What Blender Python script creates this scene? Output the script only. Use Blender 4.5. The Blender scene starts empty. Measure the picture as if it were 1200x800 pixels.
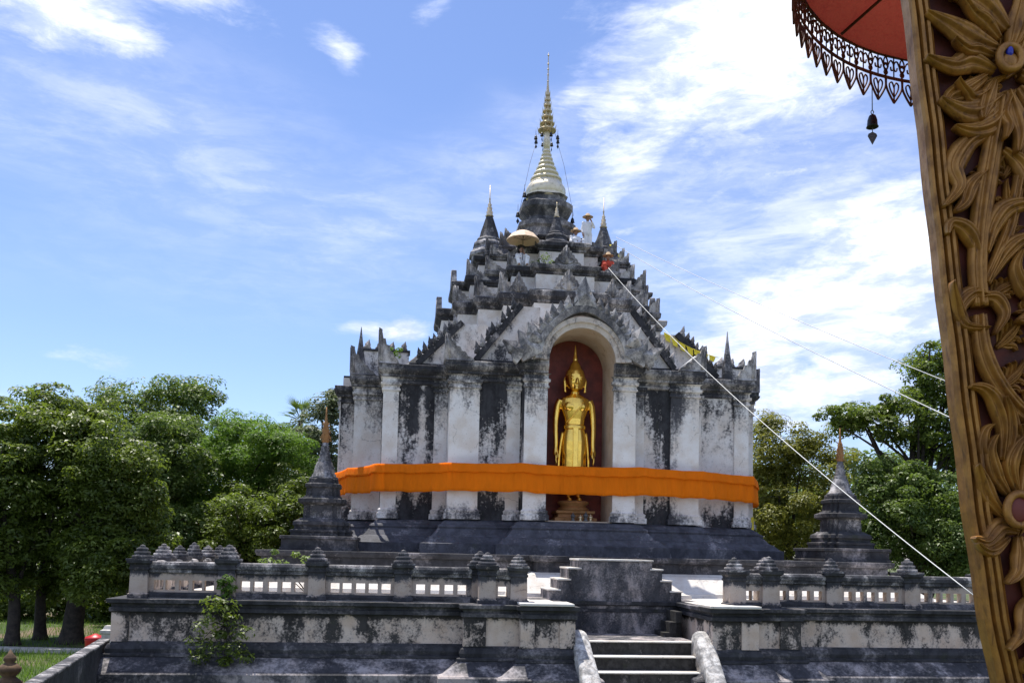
import bpy, bmesh, math, random
import numpy as np
from mathutils import Vector, Matrix
R = math.radians
random.seed(7)
rng = np.random.default_rng(7)
sc = bpy.context.scene
col = sc.collection

# ------------------------------------------------------------------ camera
F, PX, PY, PITCH, ROLL, E = 1045.0, 600.0, 567.5, .075, .022, 3.8
cd = bpy.data.cameras.new('camera'); cam = bpy.data.objects.new('camera', cd); col.objects.link(cam)
cd.sensor_fit = 'HORIZONTAL'; cd.sensor_width = 36; cd.lens = 36 * F / 1200
cd.shift_y = (PY - 400) / 1200
cd.clip_start = .05; cd.clip_end = 3000
CM = Matrix.Rotation(math.pi / 2 + PITCH, 4, 'X') @ Matrix.Rotation(ROLL, 4, 'Z')
cam.matrix_world = Matrix.Translation((0, 0, E)) @ CM
sc.camera = cam
sc.render.resolution_x, sc.render.resolution_y = 1024, 682

# ------------------------------------------------------------------ light
SUN = Vector((-.16, .25, .955)).normalized()
SUN_EL = math.asin(SUN.z); SUN_AZ = math.atan2(SUN.x, SUN.y)
ld = bpy.data.lights.new('sun', 'SUN'); ld.energy = 4.6; ld.angle = R(.53); ld.color = (1, .95, .86)
so = bpy.data.objects.new('sun', ld); col.objects.link(so)
so.rotation_euler = SUN.to_track_quat('Z', 'Y').to_euler()
sc.view_settings.view_transform = 'Standard'
sc.view_settings.look = 'None'
sc.view_settings.exposure = .62
sc.view_settings.gamma = 1
SKY_STRENGTH = .1

def P(px, py, Y):
    """point on the line of sight of a photo pixel at depth Y (used only to read places off the photo)"""
    d = CM.to_3x3() @ Vector(((px - PX) / F, -(py - PY) / F, -1))
    return d * (Y / d.y) + Vector((0, 0, E))

# ------------------------------------------------------------------ node helpers
class NT:
    def __init__(s, tree): s.t = tree; s.n = tree.nodes; s.l = tree.links
    def add(s, kind, **kw):
        n = s.n.new(kind)
        for k, v in kw.items(): setattr(n, k, v)
        return n
    def put(s, sock, v):
        if hasattr(v, 'is_output'): s.l.new(v, sock)
        elif v is not None: sock.default_value = v
    def math(s, op, a, b=None, c=None, clamp=False):
        n = s.add('ShaderNodeMath', operation=op, use_clamp=clamp)
        s.put(n.inputs[0], a)
        if b is not None: s.put(n.inputs[1], b)
        if c is not None: s.put(n.inputs[2], c)
        return n.outputs[0]
    def noise(s, vec, scale, detail=4, rough=.55, dist=0):
        n = s.add('ShaderNodeTexNoise'); n.inputs['Scale'].default_value = scale
        n.inputs['Detail'].default_value = detail; n.inputs['Roughness'].default_value = rough
        n.inputs['Distortion'].default_value = dist
        if vec is not None: s.l.new(vec, n.inputs['Vector'])
        return n.outputs['Fac']
    def map(s, vec, scale=(1, 1, 1), loc=(0, 0, 0), rot=(0, 0, 0), kind='POINT'):
        n = s.add('ShaderNodeMapping', vector_type=kind)
        n.inputs['Scale'].default_value = scale; n.inputs['Location'].default_value = loc; n.inputs['Rotation'].default_value = rot
        s.l.new(vec, n.inputs['Vector']); return n.outputs[0]
    def ramp(s, v, a, b, lo=0., hi=1., smooth=True):
        n = s.add('ShaderNodeMapRange', interpolation_type='SMOOTHSTEP' if smooth else 'LINEAR')
        s.put(n.inputs['Value'], v)
        for k, x in zip(('From Min', 'From Max', 'To Min', 'To Max'), (a, b, lo, hi)): s.put(n.inputs[k], x)
        return n.outputs[0]
    def mix(s, f, a, b):
        n = s.add('ShaderNodeMix', data_type='RGBA'); s.put(n.inputs[0], f)
        for i, v in ((6, a), (7, b)):
            if isinstance(v, tuple) and len(v) == 3: v = v + (1,)
            s.put(n.inputs[i], v)
        return n.outputs[2]
    def coord(s, which='Object'): return s.add('ShaderNodeTexCoord').outputs[which]

def new_mat(name):
    m = bpy.data.materials.new(name); m.use_nodes = True
    k = NT(m.node_tree); bs = k.n['Principled BSDF']
    return m, k, bs

# ------------------------------------------------------------------ world: sky with clouds
w = bpy.data.worlds.new('World'); sc.world = w; w.use_nodes = True
k = NT(w.node_tree); bg = k.n['Background']
sky = k.add('ShaderNodeTexSky', sky_type='NISHITA'); sky.sun_disc = False
sky.sun_elevation = SUN_EL; sky.sun_rotation = SUN_AZ
sky.air_density = 1.0; sky.dust_density = .35; sky.ozone_density = 1.8
dirv = k.coord('Generated')
def direction(px, py): return (P(px, py, 1) - Vector((0, 0, E))).normalized()
wn = k.add('ShaderNodeTexNoise'); wn.inputs['Scale'].default_value = 5; wn.inputs['Detail'].default_value = 3
k.l.new(dirv, wn.inputs['Vector'])
vm = k.add('ShaderNodeVectorMath', operation='MULTIPLY_ADD'); k.l.new(wn.outputs['Color'], vm.inputs[0])
vm.inputs[1].default_value = (.10, .10, .10); k.l.new(dirv, vm.inputs[2])
vs = k.add('ShaderNodeVectorMath', operation='SUBTRACT'); k.l.new(vm.outputs[0], vs.inputs[0]); vs.inputs[1].default_value = (.05, .05, .05)
wdir = vs.outputs[0]
# each cloud bank: centre (photo place read as a direction), half sizes in radians, tilt in degrees, weight
banks = [(905, 40, .19, .12, 28, 1.0), (985, -50, .22, .12, 10, .95), (790, 170, .13, .036, 30, .86), (700, 120, .10, .025, 30, .50), (600, 165, .07, .018, 25, .45),
         (930, 390, .18, .085, 20, .90), (1040, 310, .15, .11, 20, .90), (1050, 210, .12, .05, 15, .55), (880, 455, .17, .065, 0, .86), (1000, 450, .14, .06, 0, .78), (820, 350, .06, .02, 25, .5),
         (80, 8, .10, .05, -8, .95), (205, -5, .09, .035, -10, .85),
         (388, 58, .036, .026, 0, .60), (398, 66, .02, .012, 20, .66), (517, 20, .036, .020, 0, .60), (528, 14, .02, .010, 0, .62), (565, 8, .035, .012, 0, .55), (450, 388, .06, .015, 10, .85), (735, 272, .045, .008, 8, .55),
         (20, 452, .06, .009, 0, .5), (90, 415, .06, .012, -3, .42), (727, 90, .018, .008, 0, .62), (930, 210, .03, .012, 0, .55), (860, 245, .04, .012, 25, .5)]
dens = None
for px, py, a, b, tl, wt in banks:
    d = direction(px, py)
    mp = k.map(wdir, scale=(a, 1, b), loc=tuple(d), rot=(0, R(-tl), 0), kind='TEXTURE')
    ln = k.add('ShaderNodeVectorMath', operation='LENGTH'); k.l.new(mp, ln.inputs[0])
    g = k.ramp(ln.outputs['Value'], 0, 1.6, wt, 0)
    dens = g if dens is None else k.math('MAXIMUM', dens, g)
sep = k.add('ShaderNodeSeparateXYZ'); k.l.new(dirv, sep.inputs[0])
# behind the camera and overhead: ordinary broken cloud so that the light is that of a real sky
back = k.ramp(sep.outputs['Y'], .55, .1, 0, .55)
dens = k.math('MAXIMUM', dens, back)
n1 = k.noise(k.map(dirv, (1, 1, 2.6), rot=(0, R(-20), 0)), 7.5, 10, .66, .5)
n2 = k.noise(k.map(dirv, (1, 1, 3.4), rot=(0, R(-22), 0)), 24, 8, .66, .4)
nn = k.math('ADD', k.math('MULTIPLY', n1, .68), k.math('MULTIPLY', n2, .32))
cov = k.math('ADD', k.math('MULTIPLY', dens, .62), k.math('SUBTRACT', nn, .5))
cloud = k.ramp(cov, .17, .56)
# thin veil of cirrus
vd = None
for px, py, a, b, tl, wt in [(200, 190, .30, .075, -14, .36), (420, 250, .26, .06, 8, .38), (620, 190, .14, .05, 22, .40), (900, 300, .22, .2, 20, .55), (100, 100, .25, .06, -5, .22), (300, 330, .3, .05, 0, .12)]:
    d = direction(px, py)
    mp = k.map(wdir, scale=(a, 1, b), loc=tuple(d), rot=(0, R(-tl), 0), kind='TEXTURE')
    ln = k.add('ShaderNodeVectorMath', operation='LENGTH'); k.l.new(mp, ln.inputs[0])
    g = k.ramp(ln.outputs['Value'], 0, 1.5, wt, 0)
    vd = g if vd is None else k.math('MAXIMUM', vd, g)
n3 = k.noise(k.map(dirv, (1, 1, 4.5), rot=(0, R(-12), 0)), 6, 10, .66, .5)
veil = k.math('MULTIPLY', vd, k.ramp(n3, .28, .72, .35, 1.25))
tot = k.math('MAXIMUM', cloud, veil, clamp=True)
shade = k.ramp(k.noise(k.map(dirv, (1, 1, 3.4), loc=(.03, 0, .035), rot=(0, R(-15), 0)), 13, 9, .66, .4), .38, .62, 0, 1)
SKYB = 1 / SKY_STRENGTH
cl = k.mix(shade, (.46 * SKYB, .54 * SKYB, .80 * SKYB), (.80 * SKYB, .83 * SKYB, .94 * SKYB))
core = k.ramp(cov, .50, .70)
cl = k.mix(core, cl, (1.0 * SKYB, 1.0 * SKYB, 1.0 * SKYB))
skc = k.add('ShaderNodeMix', data_type='RGBA', blend_type='MULTIPLY'); skc.inputs[0].default_value = 1
k.l.new(sky.outputs[0], skc.inputs[6]); skc.inputs[7].default_value = (.99, 1.02, 1.22, 1)
fin = k.mix(tot, skc.outputs[2], cl)
k.l.new(fin, bg.inputs['Color']); bg.inputs['Strength'].default_value = SKY_STRENGTH

# ------------------------------------------------------------------ mesh helpers
class MB:
    def __init__(s): s.v = []; s.f = []; s.m = []; s.sm = []
    def add(s, vs, fs, mi=0, smooth=False):
        o = len(s.v); s.v += [tuple(v) for v in vs]
        for f in fs: s.f.append(tuple(i + o for i in f)); s.m.append(mi); s.sm.append(smooth)
    def box(s, x0, x1, y0, y1, z0, z1, mi=0):
        v = [(x0, y0, z0), (x1, y0, z0), (x1, y1, z0), (x0, y1, z0), (x0, y0, z1), (x1, y0, z1), (x1, y1, z1), (x0, y1, z1)]
        s.add(v, [(0, 3, 2, 1), (4, 5, 6, 7), (0, 1, 5, 4), (1, 2, 6, 5), (2, 3, 7, 6), (3, 0, 4, 7)], mi)
    def rings(s, rs, mi=0, cap0=True, cap1=True, smooth=False, closed=True):
        n = len(rs[0]); vs = [p for r in rs for p in r]; fs = []
        for i in range(len(rs) - 1):
            for j in range(n if closed else n - 1):
                a, b = i * n + j, i * n + (j + 1) % n
                fs.append((a, b, b + n, a + n))
        s.add(vs, fs, mi, smooth)
        o = len(s.v) - len(vs)
        if cap0: s.f.append(tuple(o + j for j in reversed(range(n)))); s.m.append(mi); s.sm.append(False)
        if cap1: s.f.append(tuple(o + (len(rs) - 1) * n + j for j in range(n))); s.m.append(mi); s.sm.append(False)
    def lathe(s, prof, seg=24, c=(0, 0), mi=0, smooth=True, rot=0., cap=True):
        rs = [[(c[0] + r * math.cos(rot + 2 * math.pi * j / seg), c[1] + r * math.sin(rot + 2 * math.pi * j / seg), z) for j in range(seg)] for r, z in prof]
        s.rings(rs, mi, cap, cap, smooth)
    def tube(s, pts, rad, seg=8, mi=0, smooth=True):
        pts = [Vector(p) for p in pts]; n = len(pts)
        if not hasattr(rad, '__len__'): rad = [rad] * n
        t0 = (pts[1] - pts[0]).normalized()
        up = Vector((0, 0, 1)) if abs(t0.z) < .9 else Vector((1, 0, 0))
        rs = []
        for i, p in enumerate(pts):
            t = (pts[min(i + 1, n - 1)] - pts[max(i - 1, 0)]).normalized()
            a = t.cross(up)
            if a.length < 1e-6: a = Vector((1, 0, 0))
            a.normalize(); b = a.cross(t).normalized(); up = b
            rs.append([tuple(p + (a * math.cos(2 * math.pi * j / seg) + b * math.sin(2 * math.pi * j / seg)) * rad[i]) for j in range(seg)])
        s.rings(rs, mi, True, True, smooth)
    def ball(s, c, r, seg=12, rg=8, mi=0):
        if not hasattr(r, '__len__'): r = (r, r, r)
        rs = [[(c[0] + r[0] * math.sin(math.pi * i / rg) * math.cos(2 * math.pi * j / seg), c[1] + r[1] * math.sin(math.pi * i / rg) * math.sin(2 * math.pi * j / seg), c[2] - r[2] * math.cos(math.pi * i / rg)) for j in range(seg)] for i in range(rg + 1)]
        rs[0] = [(c[0] + 1e-4 * math.cos(2 * math.pi * j / seg), c[1] + 1e-4 * math.sin(2 * math.pi * j / seg), c[2] - r[2]) for j in range(seg)]
        rs[-1] = [(c[0] + 1e-4 * math.cos(2 * math.pi * j / seg), c[1] + 1e-4 * math.sin(2 * math.pi * j / seg), c[2] + r[2]) for j in range(seg)]
        s.rings(rs, mi, True, True, True)
    def prism(s, poly, y0, y1, mi=0):
        """polygon in xz pulled from y0 (front) to y1"""
        a = [(x, y0, z) for x, z in poly]; b = [(x, y1, z) for x, z in poly]
        ar = sum(poly[i][0] * poly[(i + 1) % len(poly)][1] - poly[(i + 1) % len(poly)][0] * poly[i][1] for i in range(len(poly)))
        if ar < 0: a.reverse(); b.reverse()
        s.rings([b, a], mi)
    def mesh(s, name, mats):
        me = bpy.data.meshes.new(name); me.from_pydata(s.v, [], s.f)
        for m in (mats if isinstance(mats, (list, tuple)) else [mats]): me.materials.append(m)
        me.polygons.foreach_set('material_index', s.m); me.polygons.foreach_set('use_smooth', s.sm); me.update(); return me
    def build(s, name, mats, parent=None, bevel=0, loc=None):
        o = bpy.data.objects.new(name, s.mesh(name, mats)); col.objects.link(o)
        if parent is not None: o.parent = parent
        if loc is not None: o.location = loc
        if bevel:
            b = o.modifiers.new('bevel', 'BEVEL'); b.width = bevel; b.segments = 2; b.limit_method = 'ANGLE'; b.angle_limit = R(35)
        return o

def tag(o, label=None, cat=None, group=None, kind=None):
    if label: o['label'] = label
    if cat: o['category'] = cat
    if group: o['group'] = group
    if kind: o['kind'] = kind
    return o
def thing(name, label, cat, loc=(0, 0, 0), rz=0, group=None):
    o = bpy.data.objects.new(name, None); col.objects.link(o); o.empty_display_size = .3
    o.location = loc; o.rotation_euler = (0, 0, rz); return tag(o, label, cat, group)
def dup(o, parent=None, loc=None, rz=None, scale=None):
    c = o.copy(); col.objects.link(c)
    if parent is not None: c.parent = parent
    if loc is not None: c.location = loc
    if rz is not None: c.rotation_euler = (0, 0, rz)
    if scale is not None: c.scale = scale
    for ch in list(o.children): dup(ch, c)
    return c
def inst(name, me, parent, loc=(0, 0, 0), rz=0, scale=(1, 1, 1), rot=None):
    o = bpy.data.objects.new(name, me); col.objects.link(o); o.parent = parent
    o.location = loc; o.rotation_euler = rot if rot else (0, 0, rz); o.scale = scale; return o
def offset(poly, d):
    n = len(poly); out = []
    for i in range(n):
        p0, p1, p2 = poly[i - 1], poly[i], poly[(i + 1) % n]
        e1 = (p1[0] - p0[0], p1[1] - p0[1]); e2 = (p2[0] - p1[0], p2[1] - p1[1])
        l1 = math.hypot(*e1); l2 = math.hypot(*e2)
        n1 = (e1[1] / l1, -e1[0] / l1); n2 = (e2[1] / l2, -e2[0] / l2)
        dt = 1 + n1[0] * n2[0] + n1[1] * n2[1]
        out.append((p1[0] + d * (n1[0] + n2[0]) / dt, p1[1] + d * (n1[1] + n2[1]) / dt))
    return out
def loft(mb, poly, prof, mi=0, cap0=False, cap1=True):
    mb.rings([[(x, y, z) for x, y in offset(poly, d)] for z, d in prof], mi, cap0, cap1)
def spline(pts, n=8):
    pts = [Vector(p) for p in pts]; out = []
    for i in range(len(pts) - 1):
        p0, p1, p2, p3 = pts[max(i - 1, 0)], pts[i], pts[i + 1], pts[min(i + 2, len(pts) - 1)]
        for j in range(n):
            t = j / n
            out.append(.5 * ((2 * p1) + (p2 - p0) * t + (2 * p0 - 5 * p1 + 4 * p2 - p3) * t * t + (3 * p1 - p0 - 3 * p2 + p3) * t ** 3))
    out.append(pts[-1]); return out

# ------------------------------------------------------------------ materials
def plaster(name, bias=0., light=(.60, .57, .53), dark=(.030, .030, .034), streak=.28, top=None, foot=None, sc_=1., rough=.9, warm=.5, sharp=.1):
    """old lime plaster with black mildew; bias > 0 more black; top / foot = (z from, z to, weight): more growth there"""
    m, k, bs = new_mat(name)
    c = k.coord('Object')
    oi = k.add('ShaderNodeObjectInfo')
    off = k.add('ShaderNodeVectorMath', operation='MULTIPLY_ADD'); 
    cmb = k.add('ShaderNodeCombineXYZ')
    for i in range(3): k.l.new(oi.outputs['Random'], cmb.inputs[i])
    k.l.new(cmb.outputs[0], off.inputs[0]); off.inputs[1].default_value = (37, 53, 11); k.l.new(c, off.inputs[2])
    c2 = off.outputs[0]
    a = k.noise(k.map(c2, (sc_, sc_, sc_ * streak)), .85, 6, .6, .5)
    b = k.noise(k.map(c2, (sc_, sc_, sc_ * .65)), 3.2, 8, .65, .3)
    f = k.noise(c2, 14 * sc_, 6, .65)
    s_ = k.math('ADD', k.math('MULTIPLY', a, .50), k.math('ADD', k.math('MULTIPLY', b, .29), k.math('MULTIPLY', f, .21)))
    s_ = k.math('ADD', s_, bias)
    z = k.add('ShaderNodeSeparateXYZ'); k.l.new(c, z.inputs[0]); z = z.outputs['Z']
    for g in (top, foot):
        if g: s_ = k.math('ADD', s_, k.ramp(z, g[0], g[1], 0, g[2]))
    black = k.ramp(s_, .52 - sharp * .38, .52 + sharp * .38)
    grey = k.ramp(s_, .44, .54)
    tint = k.noise(c2, 1.7 * sc_, 5, .6)
    lt = k.mix(k.ramp(tint, .35, .68), light, tuple(x * y for x, y in zip(light, (.86, .80, .74))))
    gy = k.mix(k.math('MULTIPLY', grey, .45), lt, (.22, .21, .22))
    vor = k.add('ShaderNodeTexVoronoi', feature='DISTANCE_TO_EDGE'); vor.inputs['Scale'].default_value = .55 * sc_
    wv_ = k.add('ShaderNodeVectorMath', operation='MULTIPLY_ADD'); nz = k.add('ShaderNodeTexNoise'); nz.inputs['Scale'].default_value = 1.6; nz.inputs['Detail'].default_value = 6
    k.l.new(c2, nz.inputs['Vector']); k.l.new(nz.outputs['Color'], wv_.inputs[0]); wv_.inputs[1].default_value = (.9, .9, .9); k.l.new(c2, wv_.inputs[2]); k.l.new(wv_.outputs[0], vor.inputs['Vector'])
    crack = k.math('MULTIPLY', k.ramp(vor.outputs['Distance'], .012, .0), k.ramp(tint, .48, .58))
    gy = k.mix(k.math('MULTIPLY', crack, .45), gy, (.07, .06, .06))
    spots = k.ramp(k.noise(c2, 26 * sc_, 3, .6), .63, .70)
    gy = k.mix(k.math('MULTIPLY', spots, .55), gy, (.12, .115, .11))
    dk = k.mix(k.ramp(b, .35, .7), dark, tuple(x * 2.1 + .01 for x in dark))
    green = k.ramp(k.noise(c2, 2.3 * sc_, 4), .58, .75, 0, .35)
    dk = k.mix(green, dk, (.040, .047, .022))
    k.l.new(k.mix(black, gy, dk), bs.inputs['Base Color'])
    bs.inputs['Roughness'].default_value = rough
    bs.inputs['Specular IOR Level'].default_value = .25
    bp = k.add('ShaderNodeBump'); bp.inputs['Strength'].default_value = .5; bp.inputs['Distance'].default_value = .03
    k.l.new(k.math('ADD', k.math('MULTIPLY', f, .7), k.math('MULTIPLY', black, -.4)), bp.inputs['Height'])
    k.l.new(bp.outputs[0], bs.inputs['Normal'])
    return m

def simple(name, base, rough=.6, metal=0., var=.15, scale=8., bump=.2, spec=.5):
    m, k, bs = new_mat(name); c = k.coord('Object')
    n = k.noise(c, scale, 6, .6)
    k.l.new(k.mix(k.ramp(n, .3, .7), tuple(x * (1 - var) for x in base), tuple(min(1, x * (1 + var)) for x in base)), bs.inputs['Base Color'])
    bs.inputs['Roughness'].default_value = rough; bs.inputs['Metallic'].default_value = metal; bs.inputs['Specular IOR Level'].default_value = spec
    if bump:
        bp = k.add('ShaderNodeBump'); bp.inputs['Strength'].default_value = bump; bp.inputs['Distance'].default_value = .01
        k.l.new(n, bp.inputs['Height']); k.l.new(bp.outputs[0], bs.inputs['Normal'])
    return m

M = {}
M['wall'] = plaster('chedi_wall_plaster', -.03, light=(.74, .71, .69), dark=(.022, .022, .025), streak=.09, top=(1.6, 6.1, .115), foot=(2.4, 1.1, .13))
M['pil'] = plaster('chedi_pilaster_plaster', -.105, light=(.78, .76, .74), dark=(.03, .03, .034), streak=.10, top=(2.4, 4.9, .135), foot=(.8, .1, .12), sharp=.16)
M['dark'] = plaster('mildewed_moulding', .105, light=(.40, .38, .38), dark=(.022, .022, .025), streak=.6, sharp=.18)
M['tier'] = plaster('tier_wall_plaster', -.10, light=(.80, .77, .74), streak=.5, sc_=1.5)
M['roof'] = plaster('chedi_roof_plaster', .05, light=(.50, .49, .51), streak=.5, sharp=.2)
M['antefix'] = plaster('antefix_plaster', .02, light=(.58, .56, .55), dark=(.035, .035, .04), streak=.6, sc_=1.6, sharp=.30)
M['drum'] = plaster('drum_plaster', .05, light=(.50, .48, .47), streak=.7, sc_=1.8, sharp=.3)
M['eave'] = plaster('eave_moulding', .06, light=(.50, .48, .47), dark=(.024, .024, .028), streak=.35, sc_=1.3, sharp=.2)
M['gable'] = plaster('gable_plaster', -.04, light=(.68, .66, .65), dark=(.03, .03, .034), streak=.5, sc_=1.4)
M['plinth'] = plaster('plinth_dark_stone', .105, light=(.30, .30, .34), dark=(.035, .036, .045), streak=1, rough=.62, sharp=.2)
M['dado'] = plaster('terrace_wall_plaster', -.012, light=(.64, .53, .45), dark=(.024, .022, .021), streak=.6, sc_=1.3, top=(2.0, 2.3, .16), foot=(.9, .5, -.0))
M['mould'] = plaster('terrace_moulding', .11, light=(.40, .37, .38), dark=(.022, .022, .025), streak=1.2, sharp=.26, rough=.8)
M['slope'] = plaster('terrace_sloped_base', .04, light=(.40, .37, .38), dark=(.022, .022, .026), streak=1.2, sharp=.2, rough=.75)
M['rail'] = plaster('balustrade_plaster', -.07, light=(.48, .40, .34), streak=.4, top=(.40, .70, .2), foot=(.22, .02, .18), sc_=1.5, sharp=.14)
M['cap'] = plaster('balustrade_coping', .06, light=(.50, .48, .48), streak=1, sc_=2, sharp=.2)
M['floor'] = plaster('terrace_floor_plaster', -.17, light=(.62, .60, .57), streak=1, sharp=.2)
M['stairface'] = plaster('stair_front_plaster', .045, light=(.40, .36, .36), streak=.35, sc_=1.5, sharp=.22)
M['step'] = plaster('step_cement', .14, light=(.30, .28, .26), dark=(.020, .019, .018), streak=1, sc_=2, sharp=.2)
M['naga'] = plaster('white_stair_rail', -.01, light=(.60, .59, .58), dark=(.10, .10, .10), streak=1, sc_=6, sharp=.3)
M['reveal'] = plaster('niche_reveal', -.22, light=(.56, .46, .36), streak=.4, sharp=.2)
M['arch'] = plaster('arch_face', -.045, light=(.62, .56, .51), streak=.6, sc_=2.2, sharp=.16)
M['nichered'] = simple('niche_red_paint', (.17, .028, .018), .55, var=.3, scale=3)
M['maroon'] = simple('dark_maroon_ground', (.085, .012, .004), .7, var=.5, scale=9)
M['leadgrey'] = simple('weathered_lead', (.10, .10, .105), .5, .6, var=.4)
M['bellmetal'] = simple('dark_bell_bronze', (.035, .034, .036), .45, .7, var=.4)
M['wire'] = simple('pale_cable', (.5, .5, .5), .5)
M['thin'] = simple('grey_wire', (.22, .22, .24), .5)
M['rope'] = simple('white_rope', (.72, .71, .68), .8, var=.1, scale=60)
M['cotton'] = simple('white_cotton', (.78, .78, .80), .85, var=.06, scale=20)
M['redcloth'] = simple('red_cloth', (.55, .07, .035), .85, var=.2)
M['skin'] = simple('tanned_skin', (.30, .16, .10), .55, var=.1, bump=0)
M['hair'] = simple('black_hair', (.015, .013, .012), .5, var=.3)
M['straw'] = simple('straw', (.55, .38, .22), .8, var=.2, scale=30)
M['parasol'] = simple('oiled_paper', (.70, .52, .36), .7, var=.1)
M['bark'] = simple('tree_bark', (.034, .027, .021), .9, var=.5, scale=6, bump=.6)
M['redplastic'] = simple('red_plastic', (.45, .015, .02), .4, var=.1)
M['concrete'] = simple('pale_concrete', (.45, .43, .40), .85, var=.25, scale=5)
M['terracotta'] = simple('ochre_terracotta', (.10, .055, .025), .8, var=.4)
M['flag'] = simple('yellow_cotton_flag', (.80, .66, .06), .8, var=.1)

def gold_mat(name, base=(.80, .49, .09), rough=.28, dirt=.3, metal=1., bscale=6.):
    m, k, bs = new_mat(name); c = k.coord('Object')
    n = k.noise(c, bscale, 6, .6)
    k.l.new(k.mix(k.ramp(n, .52, .75, 0, dirt), base, tuple(x * .35 for x in base)), bs.inputs['Base Color'])
    bs.inputs['Metallic'].default_value = metal
    k.l.new(k.ramp(n, .3, .7, rough * .8, rough * 1.4), bs.inputs['Roughness'])
    bp = k.add('ShaderNodeBump'); bp.inputs['Strength'].default_value = .12; bp.inputs['Distance'].default_value = .02
    k.l.new(n, bp.inputs['Height']); k.l.new(bp.outputs[0], bs.inputs['Normal'])
    return m
M['gold'] = gold_mat('polished_gold', (.95, .61, .13), .2, .12)
M['spiregold'] = gold_mat('weathered_gold_leaf', (.74, .66, .50), .48, .5, .75)
M['palegold'] = gold_mat('pale_gilt', (.60, .50, .34), .5, .3)
M['oldgold'] = gold_mat('tarnished_gilt', (.30, .15, .055), .6, .6, .4)
# gilded carved wood: grime settles by noise only
m, k, bs = new_mat('gilded_carved_wood'); c = k.coord('Object')
n = k.noise(c, 14, 8, .65); n2 = k.noise(k.map(c, (1, 1, .25)), 60, 4, .6)
s_ = k.math('ADD', k.math('MULTIPLY', n, .7), k.math('MULTIPLY', n2, .3))
b0 = k.mix(k.ramp(s_, .38, .64), (.40, .190, .040), (.21, .092, .022))
b0 = k.mix(k.ramp(n2, .56, .72, 0, .6), b0, (.07, .032, .014))
k.l.new(b0, bs.inputs['Base Color']); bs.inputs['Metallic'].default_value = .4
k.l.new(k.ramp(n, .3, .7, .32, .55), bs.inputs['Roughness'])
bp = k.add('ShaderNodeBump'); bp.inputs['Strength'].default_value = .45; bp.inputs['Distance'].default_value = .006
k.l.new(s_, bp.inputs['Height']); k.l.new(bp.outputs[0], bs.inputs['Normal'])
M['carved'] = m
m, k, bs = new_mat('blue_mirror_glass'); bs.inputs['Base Color'].default_value = (.02, .03, .35, 1); bs.inputs['Roughness'].default_value = .08
M['blue'] = m
# orange cotton, thin enough to let light through
def cloth_mat(name, base, trans, tw=.35):
    m, k, bs = new_mat(name); c = k.coord('Object')
    n = k.noise(k.map(c, (1, 1, .3)), 3, 6, .6); wv = k.noise(k.map(c, (1, 1, .06)), 7, 4, .6)
    k.l.new(k.mix(k.ramp(n, .3, .7), base, tuple(x * .86 for x in base)), bs.inputs['Base Color'])
    bs.inputs['Roughness'].default_value = .85; bs.inputs['Specular IOR Level'].default_value = .15
    bp = k.add('ShaderNodeBump'); bp.inputs['Strength'].default_value = .8; bp.inputs['Distance'].default_value = .14
    k.l.new(wv, bp.inputs['Height']); k.l.new(bp.outputs[0], bs.inputs['Normal'])
    tr = k.add('ShaderNodeBsdfTranslucent'); tr.inputs['Color'].default_value = trans + (1,)
    mx = k.add('ShaderNodeMixShader'); mx.inputs[0].default_value = tw
    k.l.new(bs.outputs[0], mx.inputs[1]); k.l.new(tr.outputs[0], mx.inputs[2]); k.l.new(mx.outputs[0], k.n['Material Output'].inputs['Surface'])
    return m
M['orange'] = cloth_mat('orange_robe_cotton', (.98, .26, .008), (1.0, .45, .012), .38)
M['redcanopy'] = cloth_mat('red_parasol_cotton', (.56, .20, .175), (.50, .175, .155), .5)

def leaf_mat(name, a, b, trans, tw=.3, rough=.38):
    m, k, bs = new_mat(name)
    at = k.add('ShaderNodeAttribute', attribute_name='leafvar')
    colr = k.mix(at.outputs['Fac'], a, b)
    k.l.new(colr, bs.inputs['Base Color']); bs.inputs['Roughness'].default_value = rough; bs.inputs['Specular IOR Level'].default_value = .28
    tr = k.add('ShaderNodeBsdfTranslucent'); k.l.new(k.mix(at.outputs['Fac'], trans, tuple(x * 1.35 for x in trans)), tr.inputs['Color'])
    mx = k.add('ShaderNodeMixShader'); mx.inputs[0].default_value = tw
    k.l.new(bs.outputs[0], mx.inputs[1]); k.l.new(tr.outputs[0], mx.inputs[2]); k.l.new(mx.outputs[0], k.n['Material Output'].inputs['Surface'])
    return m
M['leaf_dark'] = leaf_mat('dark_glossy_leaves', (.024, .044, .009), (.140, .185, .034), (.20, .28, .028), .36, .42)
M['leaf_mid'] = leaf_mat('mid_green_leaves', (.030, .062, .014), (.14, .190, .045), (.18, .27, .035), .34, .45)
M['leaf_bright'] = leaf_mat('bright_green_leaves', (.040, .085, .012), (.10, .175, .022), (.18, .32, .03), .36, .55)
M['leaf_yellow'] = leaf_mat('yellow_green_leaves', (.055, .075, .014), (.18, .18, .030), (.26, .26, .03), .36, .5)
M['leaf_pale'] = leaf_mat('pale_dusty_leaves', (.06, .085, .035), (.19, .21, .12), (.2, .25, .1), .3, .5)

# ------------------------------------------------------------------ ground
CX, CY, PS = 1.2, 38.0, .125
def Wp(lx, ly, z=0.):
    return Vector((CX + math.cos(PS) * lx - math.sin(PS) * ly, CY + math.sin(PS) * lx + math.cos(PS) * ly, z))

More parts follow.
